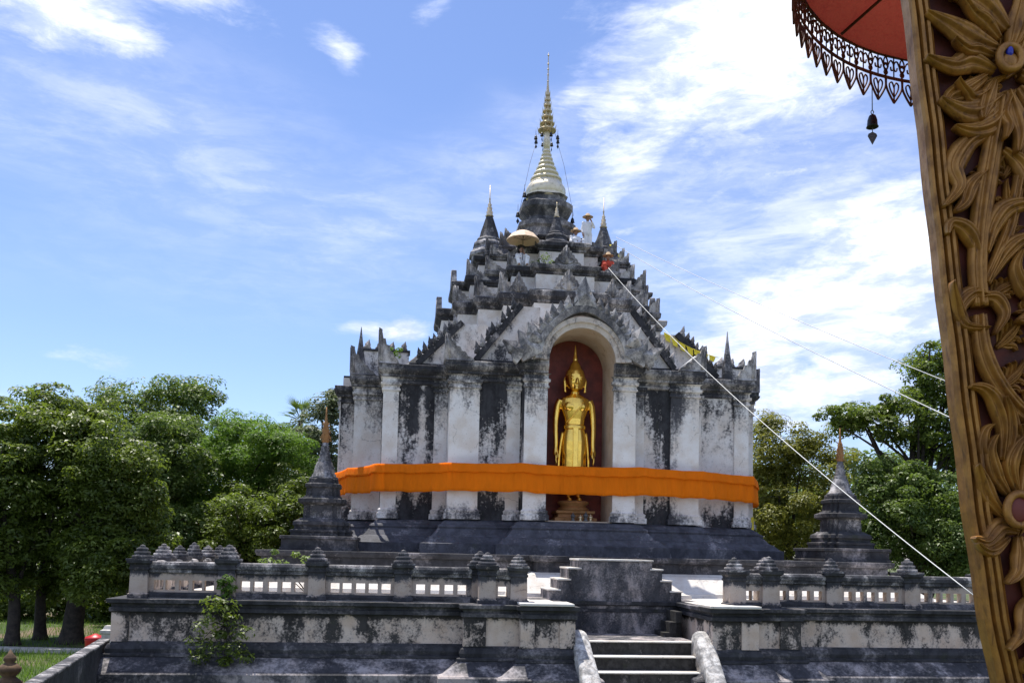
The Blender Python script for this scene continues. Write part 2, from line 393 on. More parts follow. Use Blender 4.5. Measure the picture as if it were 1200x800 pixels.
m, k, bs = new_mat('lawn_and_bare_earth'); c = k.coord('Object')
n = k.noise(c, .22, 6, .6); n2 = k.noise(c, 2.5, 8, .65); n3 = k.noise(c, 30, 4, .6)
g = k.mix(k.ramp(n2, .3, .7), (.040, .070, .014), (.070, .100, .022))
g = k.mix(k.ramp(n3, .4, .7, 0, .5), g, (.035, .055, .012))
k.l.new(k.mix(k.ramp(n, .50, .64), g, (.16, .115, .075)), bs.inputs['Base Color']); bs.inputs['Roughness'].default_value = .95
bp = k.add('ShaderNodeBump'); bp.inputs['Strength'].default_value = .8; bp.inputs['Distance'].default_value = .05
k.l.new(n3, bp.inputs['Height']); k.l.new(bp.outputs[0], bs.inputs['Normal'])
M['ground'] = m
mb = MB(); mb.add([(-1500, -1500, 0), (1500, -1500, 0), (1500, 1500, 0), (-1500, 1500, 0)], [(0, 1, 2, 3)])
tag(mb.build('ground', M['ground']), kind='structure')
mb = MB()   # pale footpath with a kerb under the trees
pa = [P(-60, 762, 31), P(60, 762, 31), P(150, 762, 31)]
mb.box(-40, -13.2, 31.0, 32.1, 0, .05); mb.box(-40, -13.2, 30.85, 31.0, -.05, .13)
tag(mb.build('path', M['concrete']), kind='structure')
def grass_tufts(name, areas, n, h=.22):
    P0 = []
    for (x0, x1, y0, y1), wgt in areas:
        q = int(n * wgt); P0.append(np.c_[rng.uniform(x0, x1, q), rng.uniform(y0, y1, q)])
    P0 = np.concatenate(P0); q = len(P0)
    a = rng.uniform(0, 2 * np.pi, q); hh = h * rng.uniform(.4, 1.3, q); lean = rng.uniform(-.6, .6, (q, 2)) * hh[:, None]
    wv = np.c_[np.cos(a), np.sin(a)] * .012
    V = np.zeros((q, 3, 3)); V[:, 0, :2] = P0 - wv; V[:, 1, :2] = P0 + wv; V[:, 2, :2] = P0 + lean; V[:, 2, 2] = hh; V[:, :2, 2] = -.01
    return leaf_mesh(name, V.reshape(-1, 3), 3, rng.random(q), M['leaf_bright'])
def leaf_mesh(name, V, per, var, mat, parent=None):
    me = bpy.data.meshes.new(name); n = len(V) // per
    me.vertices.add(len(V)); me.vertices.foreach_set('co', V.astype(np.float32).ravel())
    me.loops.add(len(V)); me.loops.foreach_set('vertex_index', np.arange(len(V), dtype=np.int32))
    me.polygons.add(n); me.polygons.foreach_set('loop_start', np.arange(0, len(V), per, dtype=np.int32))
    me.polygons.foreach_set('loop_total', np.full(n, per, dtype=np.int32))
    me.materials.append(mat); me.update(calc_edges=True)
    at = me.attributes.new('leafvar', 'FLOAT', 'FACE'); at.data.foreach_set('value', var.astype(np.float32))
    o = bpy.data.objects.new(name, me); col.objects.link(o)
    if parent is not None: o.parent = parent
    return o
tag(grass_tufts('grass', [((-22, -9.5, 14, 31), .75), ((-26, -12, 32.2, 46), .25)], 26000), kind='stuff', cat='grass', label='short green grass under the trees beside the terrace')

# ------------------------------------------------------------------ terrace (lower platform)
TZ = 2.5
terr = thing('temple_terrace', 'long mildewed masonry terrace with moulded base below the balustrades', 'terrace', Wp(0, 0, 0), PS)
plan = [(-12.55, -15.25), (-4.25, -15.25), (-4.25, -15.72), (-2.88, -15.72), (-2.88, -16.02), (-1.66, -16.02), (-1.66, -13.2), (1.92, -13.2), (1.92, -16.02), (3.0, -16.02), (3.0, -15.72), (4.25, -15.72), (4.25, -15.25), (12.55, -15.25), (12.55, 13), (-12.55, 13)]
mb = MB(); loft(mb, plan, [(2.19, .0), (1.49, .0)][::-1], cap1=False)
mb.build('retaining_wall', M['dado'], terr)
mb = MB(); loft(mb, plan, [(2.17, .0), (2.2, .10), (2.29, .10), (2.30, .05), (2.37, .07), (2.40, .15), (2.49, .16), (2.5, .13)], cap1=True)
mb.build('ledge', M['mould'], terr)
mb = MB(); loft(mb, plan, [(1.14, .16), (1.16, .20), (1.21, .20), (1.23, .12), (1.33, .14), (1.43, .10), (1.46, .04), (1.50, .02)], cap1=False)
mb.build('base_moulding', M['mould'], terr)
mb = MB(); loft(mb, plan, [(-.1, .95), (.30, .94), (.32, .80), (.52, .80), (.56, .66), (.80, .66), (.84, .62), (.86, .54), (1.15, .18)], cap1=False)
mb.build('sloped_base', M['slope'], terr)
mb = MB(); mb.box(-12.2, 12.2, -13.15, 12.6, TZ - .02, TZ + .006); mb.box(-12.2, -1.8, -15.0, -13.15, TZ - .02, TZ + .006); mb.box(2.05, 12.2, -15.0, -13.15, TZ - .02, TZ + .006)
mb.build('terrace_floor', M['floor'], terr)
# corner pilasters on the dado
for x0, x1, ya, yb in [(x, x + .4, -15.3, -14.9) for x in (-12.6, 12.2)] + [(a, b, -15.78, -15.5) for a, b in ((-4.3, -3.75), (3.75, 4.3))] + [(a, b, -16.07, -15.8) for a, b in ((-2.94, -2.6), (2.62, 3.06), (-1.98, -1.60), (1.86, 2.2))]:
    mb = MB(); mb.box(x0, x1, ya, yb, 1.49, 2.18); mb.build('wall_pilaster', M['dado'], terr)
# bright slabs on top of the stair piers
for s in (-1, 1):
    mb = MB(); c_ = -2.27 if s < 0 else 2.46; mb.box(c_ - .70, c_ + .62, -16.2, -15.2, 2.505, 2.57)
    mb.build('pier_slab', M['floor'], terr, bevel=.015)

# balustrades
def finial_mesh():
    mb = MB()
    mb.box(-.30, .30, -.30, .30, .0, .05)
    mb.lathe([(.25, .05), (.26, .08), (.25, .13), (.19, .15), (.19, .17), (.21, .19), (.20, .23), (.14, .25), (.14, .265), (.155, .285), (.14, .33), (.07, .36), (.075, .375), (.06, .40), (.01, .425)], 16)
    return mb.mesh('finial', M['cap'])
def post_mesh():
    mb = MB()
    prof = [(0, .25), (.10, .25), (.12, .22), (.68, .21), (.70, .235), (.75, .235), (.76, .215), (.82, .225), (.86, .28), (.93, .29)]
    for i in range(1): mb.rings([[(-h, -h, z), (h, -h, z), (h, h, z), (-h, h, z)] for z, h in prof])
    return mb.mesh('post', M['rail'])
FIN, POST = finial_mesh(), post_mesh()
def bal_meshes(L, nh):
    """one bay: coping, and the pierced panel (nh square holes)"""
    mb = MB(); w_ = .10
    mb.box(0, L, -w_, w_, 0, .19); mb.box(0, L, -w_, w_, .43, .62)
    pitch = L / (nh + .35); hw = .225; x = 0
    for i in range(nh):
        cx = L / 2 + (i - (nh - 1) / 2) * pitch
        jit = random.uniform(-.02, .02)
        mb.box(x, cx - hw / 2 + jit, -w_, w_, .19, .43); x = cx + hw / 2 + jit
    mb.box(x, L, -w_, w_, .19, .43)
    a = mb.mesh('pierced_panel', M['rail'])
    mb = MB(); mb.rings([[(0, -d, z), (L, -d, z), (L, d, z), (0, d, z)] for z, d in [(.60, .12), (.62, .15), (.70, .15), (.71, .19), (.80, .20), (.86, .17), (.88, .10)]])
    mb2 = MB(); mb2.rings([[(0, -d, z), (L, -d, z), (L, d, z), (0, d, z)] for z, d in [(0, .2), (.08, .2), (.10, .15), (.14, .12)]])
    b = mb.mesh('coping', M['cap']); c = mb2.mesh('kerb_course', M['mould'])
    return a, b, c
def balustrade(label, pts, holes, endpost=True, group='pierced balustrades of the terrace'):
    """pts in the terrace frame, posts at each"""
    p0 = Wp(pts[0][0], pts[0][1], TZ); root = thing('balustrade', label, 'balustrade', p0, PS, group)
    o = pts[0]
    for i, p in enumerate(pts):
        if i == len(pts) - 1 and not endpost: break
        ps = inst('post', POST, root, (p[0] - o[0], p[1] - o[1], 0), random.uniform(-.05, .05), scale=(random.uniform(.95, 1.05), random.uniform(.95, 1.05), random.uniform(.97, 1.02)))
        ps.rotation_euler.x = random.uniform(-.015, .015); ps.rotation_euler.y = random.uniform(-.018, .018)
        inst('finial', FIN, ps, (0, 0, .92), random.uniform(-.2, .2), scale=(random.uniform(.9, 1.02), random.uniform(.9, 1.02), random.uniform(.82, 1.06)))
    for i in range(len(pts) - 1):
        a, b = Vector(pts[i]), Vector(pts[i + 1]); d = b - a; L = d.length - .42; u = d.normalized()
        st = a + u * .21 - Vector(o); ang = math.atan2(d.y, d.x)
        pm, cm, km = bal_meshes(L, holes[i])
        inst('pierced_panel', pm, root, (st.x, st.y, 0), ang)
        inst('coping', cm, root, (st.x, st.y, 0), ang); inst('kerb_course', km, root, (st.x, st.y, 0), ang)
balustrade('long pierced balustrade left of the stairs along the terrace front', [(-12.1, -14.8), (-10.05, -14.8), (-7.9, -14.8), (-5.78, -14.8), (-3.85, -14.8)], [5, 5, 5, 4])
balustrade('short stepped out balustrade with one hole just left of the stairs', [(-3.72, -15.3), (-2.92, -15.3)], [1])
balustrade('long pierced balustrade right of the stairs running behind the gilded board', [(3.75, -14.8), (5.6, -14.8), (7.8, -14.8), (9.95, -14.8), (12.1, -14.8)], [4, 5, 5, 5])
balustrade('short stepped out balustrade with two narrow holes just right of the stairs', [(2.72, -15.3), (3.62, -15.3)], [2])
balustrade('side balustrade receding from the far left corner of the terrace', [(-12.1, -12.9), (-12.1, -11.1), (-12.1, -9.2), (-12.1, -7.2), (-12.1, -5.2), (-12.1, -3)], [4, 4, 4, 4, 4])
# the link between the front corner post and the side run
pm, cm, km = bal_meshes(1.5, 4)
sb = [o for o in col.objects if o.get('label', '').startswith('side balustrade')][0]
for nm, me in (('pierced_panel', pm), ('coping', cm), ('kerb_course', km)): inst(nm, me, sb, (0, -.21, 0), -math.pi / 2)

# ------------------------------------------------------------------ upper platform
plat = thing('chedi_platform', 'upper square platform with sloping skirt under the chedi', 'platform', Wp(0, 0, TZ), PS)
pl = [(-10, -10), (-1.75, -10), (-1.75, -10.9), (1.75, -10.9), (1.75, -10), (10, -10), (10, 10), (-10, 10)]
mb = MB(); loft(mb, pl, [(0, 1.0), (.12, .97), (.14, .85), (.62, .25), (.66, .12), (.70, .06)], cap1=False); mb.build('sloping_skirt', M['floor'], plat)
mb = MB(); loft(mb, pl, [(.69, .06), (.72, .0), (1.0, .0), (1.03, .12), (1.12, .16), (1.19, .16), (1.20, .14)], cap1=True); mb.build('platform_edge', M['mould'], plat)

# stepped stair block in front of it: two flights rising from either side to a landing in the middle
blk = thing('stepped_stair_block', 'stained stepped block with flights rising from both sides behind the stairs', 'stairway', Wp(.08, -12.15, 0), PS)
prof = [(1.03, 3.61)]; mb = MB()
xs = [1.03, 1.32, 1.60, 1.88, 2.40]; zs = [3.60, 3.36, 3.05, 2.76, 2.512]
poly = []
for i in range(len(xs) - 1): poly += [(xs[i], zs[i]), (xs[i], zs[i + 1])]
poly += [(xs[-1], zs[-1]), (xs[-1], 2.45), (1.64, 2.45), (1.64, 1.5)]
poly = poly + [(-x, z) for x, z in reversed(poly)]
mb.prism(poly, -1.13, .25); mb.build('stair_front_wall', M['stairface'], blk)
for i in range(len(xs) - 1):
    for s in (-1, 1):
        mb = MB(); a, b = sorted((s * (xs[i] - .06), s * (xs[i + 1] + .03)))
        if i == len(xs) - 2: continue
        mb.box(a, b, -1.16, .20, zs[i + 1] - .0, zs[i + 1] + .045); mb.build('tread', M['floor'], blk, bevel=.01)
mb = MB(); mb.box(-1.06, 1.06, -1.17, .22, 3.602, 3.65); mb.build('landing', M['floor'], blk, bevel=.01)
for s, n in ((1, 3), (-1, 3)):
    for i in range(n):
        mb = MB(); a, b = sorted((s * (1.62 - .0), s * (1.62 - .17 * (n - i)))); mb.box(a, b, -2.0, -1.14, 1.5, 1.62 + .28 * (i + .4) * 1.0); mb.build('side_step', M['step'], blk, bevel=.012)

# front stairs
stair = thing('staircase', 'dark cement stairs with sunlit tread edges climbing to the terrace', 'stairs', Wp(.15, -15.0, 0), PS)
zt, y0 = 1.62, -.45
for i in range(6):
    y1 = y0 if i == 0 else y0 - .4 * i
    z1 = zt - .335 * i
    mb = MB(); yb = 1.78 if i == 0 else y1 + .45
    mb.box(-1.50, 1.50, y1 + .04, yb - .02, -.05, z1 - .036); o = mb.build('step', M['step'], stair, bevel=.012)
    mb = MB(); mb.box(-1.52, 1.52, y1, yb if i else y1 + .22, z1 - .034, z1); mb.build('tread', M['floor'], o, bevel=.012)  # sun on the tread edges is put into this paler colour
    if i == 0: mb = MB(); mb.box(-1.51, 1.51, y1 + .222, yb, z1 - .036, z1 - .006); mb.build('landing', M['stairface'], o)  # shade of the stepped block is put into this darker landing colour
for s in (-1, 1):
    rings = []
    pts = spline([(s * 1.58, -.28, 1.42), (s * 1.58, -.42, 1.80), (s * 1.58, -.7, 1.86), (s * 1.56, -1.3, 1.44), (s * 1.50, -2.2, .72), (s * 1.46, -3.2, -.1)], 8)
    for i, p in enumerate(pts):
        wd = .17 + .05 * min(1, i / 20); d = .55
        up = Vector((0, .5, .87)) if i > 8 else Vector((0, 0, 1))
        q = []
        for t in range(9):
            a = math.pi * t / 8; q.append((p.x + wd * math.cos(a), p.y, p.z - .10 + .12 * math.sin(a)))
        q += [(p.x - wd, p.y, p.z - .75), (p.x + wd, p.y, p.z - .75)]
        rings.append(q)
    mb = MB(); mb.rings(rings, smooth=True)
    o = mb.build('stair_rail', M['naga'], stair)

# sloping-in boundary wall at the far left, with a pale coping
bw = thing('boundary_wall', 'low dark boundary wall with pale coping running off bottom left', 'wall', (0, 0, 0))
a, b = Vector((-9.95, 22.2, 0)), Vector((-7.35, 13.0, 0)); d = (b - a).normalized(); n_ = Vector((-d.y, d.x, 0))
def strip(mb, a, b, n_, w0, w1, z0, z1):
    q = [a + n_ * w0, b + n_ * w0, b + n_ * w1, a + n_ * w1]
    mb.rings([[(p.x, p.y, z) for p in q] for z in (z0, z1)])
mb = MB(); strip(mb, a, b, n_, -.12, .12, -.1, 1.40); mb.build('wall_body', M['mould'], bw)
mb = MB(); strip(mb, a, b, n_, -.11, .15, 1.40, 1.46); mb.build('coping', M['cap'], bw, bevel=.02)

# ------------------------------------------------------------------ chedi
A1, A2, A3, B1, B2, NW, DEP = 8.36, 7.63, 6.55, 1.90, 4.29, 1.13, 1.65
ch = thing('chedi', 'tall mildewed white chedi with stepped roof and gold spire wrapped in orange cloth', 'chedi', Wp(0, 0, E - .1), PS)
def part(mb, name, mats, parent=None, bevel=0, rz=0):
    o = mb.build(name, mats, parent if parent else ch, bevel)
    if parent is None: o.location = (0, 0, .1)
    o.rotation_euler = (0, 0, rz); return o
def rot4(q):
    out = []
    for i in range(4):
        c_, s_ = [(1, 0), (0, 1), (-1, 0), (0, -1)][i]
        out += [(x * c_ - y * s_, x * s_ + y * c_) for x, y in q]
    return out
def cross(a1, a2, a3, b1, b2):
    return rot4([(-b1, -a1), (b1, -a1), (b1, -a2), (b2, -a2), (b2, -a3)])[:] if False else rot4([(-a3, -a3), (-b2, -a3), (-b2, -a2), (-b1, -a2), (-b1, -a1), (b1, -a1), (b1, -a2), (b2, -a2), (b2, -a3)])
def crossn(d):
    """body plan grown by d, with the niche left open on each face"""
    a1, a2, a3, b1, b2 = A1 + d, A2 + d, A3 + d, B1 + d, B2 + d
    return rot4([(-a3, -a3), (-b2, -a3), (-b2, -a2), (-b1, -a2), (-b1, -a1), (-NW, -a1), (-NW, -A1 + DEP), (NW, -A1 + DEP), (NW, -a1), (b1, -a1), (b1, -a2), (b2, -a2), (b2, -a3)])
def loftn(mb, prof, cap1=True, cap0=False, mi=0): mb.rings([[(x, y, z) for x, y in crossn(d)] for z, d in prof], mi, cap0, cap1)
def loftc(mb, pr, prof, cap1=True, cap0=False): mb.rings([[(x, y, z) for x, y in cross(*[p + d for p in pr])] for z, d in prof], 0, cap0, cap1)

mb = MB(); loftc(mb, (A1, A2, A3, B1, B2), [(-.1, .95), (.22, .95), (.25, .85), (.36, .74), (.44, .66), (.47, .56), (.72, .36), (.78, .38), (.84, .34), (.87, .26), (.96, .2), (1.02, .06)], cap1=True); part(mb, 'plinth', M['plinth'])
mb = MB(); loftn(mb, [(1.0, 0), (6.0, 0)], cap1=False); part(mb, 'body_wall', M['wall'])
mb = MB(); loftn(mb, [(5.72, .0), (5.75, .07), (5.83, .07), (5.86, .02), (5.93, .04), (5.98, .14), (6.06, .14), (6.09, .19), (6.18, .26), (6.26, .28), (6.28, .24), (6.38, .25), (6.40, .22)]); part(mb, 'cornice', M['eave'])
# niche linings
for i in range(4):
    mb = MB(); y = -A1 + DEP - .012; zt_ = 6.405
    mb.add([(-NW, y, .95), (NW, y, .95), (NW, y, zt_), (-NW, y, zt_)], [(0, 1, 2, 3)])
    n = 20; arc = [(NW * math.cos(math.pi * j / n), y, zt_ + NW * math.sin(math.pi * j / n)) for j in range(n + 1)]
    mb.add(arc, [tuple(range(n + 1))])
    mb.box(-NW + .006, -NW + .02, -A1 + .75, y, .95, zt_ + .0)
    part(mb, 'niche_back', M['nichered'], rz=i * math.pi / 2)
    mb = MB(); mb.box(-NW, -NW + .006, -A1 + .01, y, .9, zt_); mb.box(NW - .006, NW, -A1 + .01, y, .9, zt_); mb.box(-NW + .01, NW - .01, -A1 + .02, y, 1.0, 1.06)
    part(mb, 'niche_reveal', M['reveal'], rz=i * math.pi / 2)
# pilasters: a slim engaged pier at every outer corner and at each side of the niches, with base and capital rings
def pilaster(w_, t):
    mb = MB()
    q = [(0, .10), (.18, .10), (.20, .05), (.30, .07), (.36, 0), (4.42, 0), (4.44, .05), (4.50, .05), (4.52, .02), (4.60, .02), (4.63, .08), (4.72, .09), (4.74, .03), (4.86, .03), (4.90, .10)]
    mb.rings([[(-w_ / 2 - d, -t - d, z), (w_ / 2 + d, -t - d, z), (w_ / 2 + d, .0, z), (-w_ / 2 - d, .0, z)] for z, d in q])
    return mb.mesh('pilaster', M['pil'])
def cpilaster(w_, t):
    mb = MB()
    q = [(0, .10), (.18, .10), (.20, .05), (.30, .07), (.36, 0), (4.42, 0), (4.44, .05), (4.50, .05), (4.52, .02), (4.60, .02), (4.63, .08), (4.72, .09), (4.74, .03), (4.86, .03), (4.90, .10)]
    mb.rings([[(-t - d, -t - d, z), (w_ + d, -t - d, z), (w_ + d, w_ + d, z), (-t - d, w_ + d, z)] for z, d in q])
    return mb.mesh('pilaster', M['pil'])
pi_ = pilaster(.46, .035); pb = cpilaster(.95, .07); pc = cpilaster(.48, .06); pn = pilaster(B1 - NW, .05)
for i in range(4):
    c_, s_ = [(1, 0), (0, 1), (-1, 0), (0, -1)][i]; rt = lambda x, y: (x * c_ - y * s_, x * s_ + y * c_)
    back = i == 2
    for sx in (-1, 1):
        for (x, y, me) in ((-B2, -A2, pb), (-A3, -A3, pc), (-(B1 + NW) / 2, -A1, pn), (-B1 - .27, -A2, pi_), (-B2 - .30, -A3, pi_)):
            if me is pc and sx == 1: continue          # the four outermost corners are met once each
            if back and me is not pc: continue
            X, Y = rt(x * -sx if sx == 1 else x, y); rz = i * math.pi / 2
            o = inst('pilaster', me, ch, (X, Y, 1.15), rz)
            if sx == 1 and me is pb: o.scale = (-1, 1, 1)

# front arches over the niches with flame crest
def flame(h, w_, t, lean=.0):
    """flame / crocket leaf standing on the origin, in the xz plane"""
    mb = MB(); out = []
    L = [(-.5, 0), (-.52, .22), (-.36, .42), (-.40, .58), (-.16, .80), (.02, 1.0)]; Rr = [(.12, .78), (.30, .52), (.26, .40), (.48, .20), (.5, 0)]
    poly = [(x * w_ + lean * z * h, z * h) for x, z in L + Rr]
    n = len(poly); cx, cz = lean * .4 * h, h * .4
    mb.add([(x, -t / 2, z) for x, z in poly] + [(x, t / 2, z) for x, z in poly] + [(cx, -t, cz), (cx, t, cz)],
           [(i, 2 * n, (i + 1) % n)[::1] for i in range(n)] + [(i + n, (i + 1) % n + n, 2 * n + 1) for i in range(n)] + [(i, (i + 1) % n, (i + 1) % n + n, i + n) for i in range(n)])
    return mb
FL = flame(.46, .30, .16, .18).mesh('crocket', M['antefix']); FLs = flame(.40, .22, .14, .25).mesh('crocket', M['roof']); FB = flame(1.0, .62, .22, 0).mesh('crest_finial', M['antefix'])
SCR = None
for i in (0,):
    rz = i * math.pi / 2
    mb = MB(); n = 24; yf, yb = -A1 - .30, -A1 + DEP + .4; r0, r1 = NW, 1.44
    rs = []
    for j in range(n + 1):
        a = math.pi * j / n; c_, s_ = math.cos(a), math.sin(a)
        # face, moulded step, back
        rs.append([(r0 * c_, yf + .02, 6.40 + r0 * s_), ((r0 + .16) * c_, yf, 6.40 + (r0 + .16) * s_), ((r0 + .18) * c_, yf - .08, 6.40 + (r0 + .18) * s_), (r1 * c_, yf - .08, 6.40 + r1 * s_ * 1.03), (r1 * c_, yb, 6.40 + r1 * s_ * 1.03), (r0 * c_, yb, 6.40 + r0 * s_)])
    mb.rings(rs, smooth=False, cap0=True, cap1=True)
    arch = part(mb, 'niche_arch', M['arch'], rz=rz)
    # the soffit keeps the plain warm plaster of the reveal
    mb = MB(); so_ = [[(r * math.cos(math.pi * j / n), y, 6.40 + r * math.sin(math.pi * j / n)) for y, r in ((yf + .03, r0 - .004), (-A1 + DEP, r0 - .004))] for j in range(n + 1)]
    mb.rings(so_, closed=False, cap0=False, cap1=False, smooth=True); part(mb, 'niche_soffit', M['reveal'], rz=rz)
    # dark outer hood with crockets
    mb = MB(); rs = []
    for j in range(n + 1):
        a = math.pi * j / n; c_, s_ = math.cos(a), math.sin(a); e = 1 + .10 * s_ ** 8
        rs.append([(x * c_, y, 6.40 + x * s_ * e * 1.04) for x, y in ((1.42, yf - .16), (1.62, yf - .18), (1.68, yf - .05), (1.66, yf + .5), (1.42, yf + .5))])
    mb.rings(rs, smooth=False); hood = part(mb, 'arch_hood', M['antefix'], rz=rz)
    for j in range(-9, 10):
        a = math.pi / 2 - j * .155
        if j == 0: continue
        r = 1.62 * (1 if abs(j) > 2 else 1.06)
        o = inst('crocket', FL, hood, (r * math.cos(a), yf - .02, 6.40 + r * math.sin(a) * 1.04), rot=(0, -(a - math.pi / 2) * .75, 0), scale=(1.1 if j < 0 else -1.1, 1.2, random.uniform(.85, 1.25)))
    inst('crest_finial', FB, hood, (0, yf - .02, 6.40 + 1.80), scale=(1.1, 1.3, 1.05))
    for s in (-1, 1):       # flared ends of the hood: a clump of three leaves
        for q, (dx, dz, sc_, an) in enumerate(((1.72, 0, 1.2, .5), (2.05, .0, 1.0, .9), (1.68, .45, .9, .3))):
            inst('hood_leaf', FB, hood, (s * dx, yf - .06 - .02 * q, 6.42 + dz), rot=(0, s * an, 0), scale=(s * sc_, 1.3, sc_ * .85))

# half gables over the second and third stages with raking crockets
def half_gable(pts, yf, yb, s):
    mb = MB(); mb.prism([(s * x, z) for x, z in pts], yf, yb); return mb
for i in (0,):
    rz = i * math.pi / 2
    for s in (-1, 1):
        for (pts, yf, yb, nc) in (([(3.75, 6.42), (3.45, 6.62), (2.05, 8.45), (1.3, 8.45), (1.3, 6.42)], -A2 + .12, -4.8, 8),
                                  ([(5.75, 6.42), (5.40, 6.62), (4.0, 8.02), (3.0, 8.02), (3.0, 6.42)], -A3 + .12, -3.8, 8)):
            g = part(half_gable(pts, yf, yb, s), 'gable', M['gable'], rz=rz)
            p0, p1 = Vector((pts[1][0], 0, pts[1][1])), Vector((pts[2][0], 0, pts[2][1])); d = (p1 - p0).normalized(); nr = Vector((-d.z, 0, d.x)) * -1
            if nr.z < 0: nr = -nr
            mb = MB(); e0, e1 = p0 - d * .12, p1 + d * .08
            q = [e0 - nr * .14, e1 - nr * .14, e1 + nr * .06, e0 + nr * .06]
            mb.prism([(s * v.x, v.z) for v in q], yf - .12, yf + .25); part(mb, 'rake_moulding', M['dark'], g)
            for t in range(nc):
                f = (t + .4) / nc; p = p0 + (p1 - p0) * f + nr * .05
                inst('crocket', FLs, g, (s * p.x, yf + .06, p.z), scale=(s * random.uniform(.9, 1.1), 1.2, random.uniform(.9, 1.15)), rot=(0, s * -.05, 0))
            mb = MB(); mb.box(min(s * 1.3, s * 5.4) if False else min(s * pts[3][0], s * pts[0][0]), max(s * pts[3][0], s * pts[0][0]), yf - .06, yf + .1, 6.41, 6.52); part(mb, 'gable_sill', M['dark'], g)

# roof body rising to the first tier
mb = MB(); loftc(mb, (6.65, 6.55, 5.95, 1.28, 3.6), [(6.38, 0), (6.5, -.02), (8.2, -1.62), (8.5, -1.66)], cap1=True); part(mb, 'lower_roof', M['roof'])
# corner antefixes
SER = [(0, 1.0), (.05, .97), (.09, .84), (.17, .86), (.22, .69), (.32, .69), (.38, .52), (.50, .50), (.57, .34), (.69, .31), (.78, .15), (.90, .12), (1, 0)]
def antefix_corner(w_, h, t=.16):
    """corner leaf: two serrated stucco wings meeting at the corner, each with a raised rim and a sunk field"""
    mb = MB(); ins = [(x * .62 + .07, z * .66 + .05) for x, z in SER]
    for sw in (0, 1):
        mp = (lambda x, y, z: (x, y, z)) if sw == 0 else (lambda x, y, z: (y, x, z))
        f = [mp(0, 0, 0)] + [mp(x * w_, 0, z * h) for x, z in SER]
        g = [mp(.07 * w_, .045, .05 * h)] + [mp(x * w_, .045, z * h) for x, z in ins]
        b = [mp(t * .6, t, 0)] + [mp(max(x * w_, t * .6), t, z * h * .96) for x, z in SER]
        n = len(f); fs = []
        for q in range(n):
            r_ = (q + 1) % n; fs += [(q, r_, n + r_, n + q), (2 * n + q, 2 * n + r_, r_, q)]
        fs += [tuple(n + q for q in range(n)), tuple(2 * n + q for q in reversed(range(n)))]
        mb.add(f + g + b, fs if sw else [f_[::-1] for f_ in fs])
        # midrib
        mb.tube([mp(.16 * w_, .03, .08 * h), mp(.12 * w_, .02, .5 * h), mp(.03 * w_, .0, .93 * h)], [.05, .04, .02], 6)
    return mb.mesh('antefix', M['antefix'])
def antefix_mid(w_, h, t=.22):
    mb = MB(); half_ = [(x, z) for x, z in SER]
    poly = [(-x * w_, z * h) for x, z in reversed(half_)] + [(x * w_, z * h) for x, z in half_[1:]]
    n = len(poly); fr = [(x, 0, z) for x, z in poly]; bk = [(x, t, z) for x, z in poly]; ins = [(x * .62, .05, z * .66 + .03) for x, z in poly]
    fs = [(i, i + 1, 2 * n + i + 1, 2 * n + i) for i in range(n - 1)] + [(n - 1, 0, 2 * n, 3 * n - 1), tuple(2 * n + i for i in range(n))] + [(n + i + 1, n + i, i, i + 1) for i in range(n - 1)] + [tuple(n + i for i in reversed(range(n))), (0, n - 1, 2 * n - 1, n)]
    mb.add(fr + bk + ins, [f_[::-1] for f_ in fs])
    mb.tube([(0, .03, .06 * h), (0, .02, .5 * h), (0, .0, .93 * h)], [.07, .05, .02], 6)
    for s_ in (-1, 1): mb.tube(spline([(s_ * .12 * w_, .04, .08 * h), (s_ * .40 * w_, .03, .18 * h), (s_ * .42 * w_, .03, .32 * h), (s_ * .26 * w_, .03, .34 * h)], 4), .035, 6)
    return mb.mesh('antefix', M['antefix'])
AC = antefix_corner(1.0, 1.0); AM = antefix_mid(.5, 1.0)
def antefixes(pr, z, d, hs, ws, mids, faces=(0, 1, 3), parent=None):
    a1, a2, a3, b1, b2 = pr; e = d - .07
    for i in range(4):
        c_, s_ = [(1, 0), (0, 1), (-1, 0), (0, -1)][i]
        for (x, y, kk) in ((a3, a3, 0), (b2, a2, 1), (b1, a1, 2)):
            for s in (-1, 1):
                if kk == 0 and s == 1: continue
                if kk == 2 and ws[2] > .2: continue
                if i not in faces and kk: continue
                lx, ly = s * (x + e), -(y + e); X, Y = lx * c_ - ly * s_, lx * s_ + ly * c_
                if Y > 3.5: continue
                if s == -1: inst('antefix', AC, parent or ch, (X, Y, z + (.1 if parent is None else 0)), i * math.pi / 2 + random.uniform(-.05, .05), scale=(ws[kk] * random.uniform(.85, 1.1), ws[kk], hs[kk] * random.uniform(.78, 1.1)))
                else: inst('antefix', AC, parent or ch, (X, Y, z + (.1 if parent is None else 0)), i * math.pi / 2, scale=(-ws[kk] * random.uniform(.85, 1.1), ws[kk], hs[kk] * random.uniform(.78, 1.1)))
        if i in faces:
            for lx, ly, h, w_ in mids:
                ly = -(ly + e); X, Y = lx * c_ - ly * s_, lx * s_ + ly * c_
                inst('antefix', AM, parent or ch, (X, Y, z + (.1 if parent is None else 0)), i * math.pi / 2, scale=(w_, 1, h * random.uniform(.95, 1.05)))
antefixes((A1, A2, A3, B1, B2), 6.40, .34, (1.15, 1.15, .01), (.85, .95, .01), [])
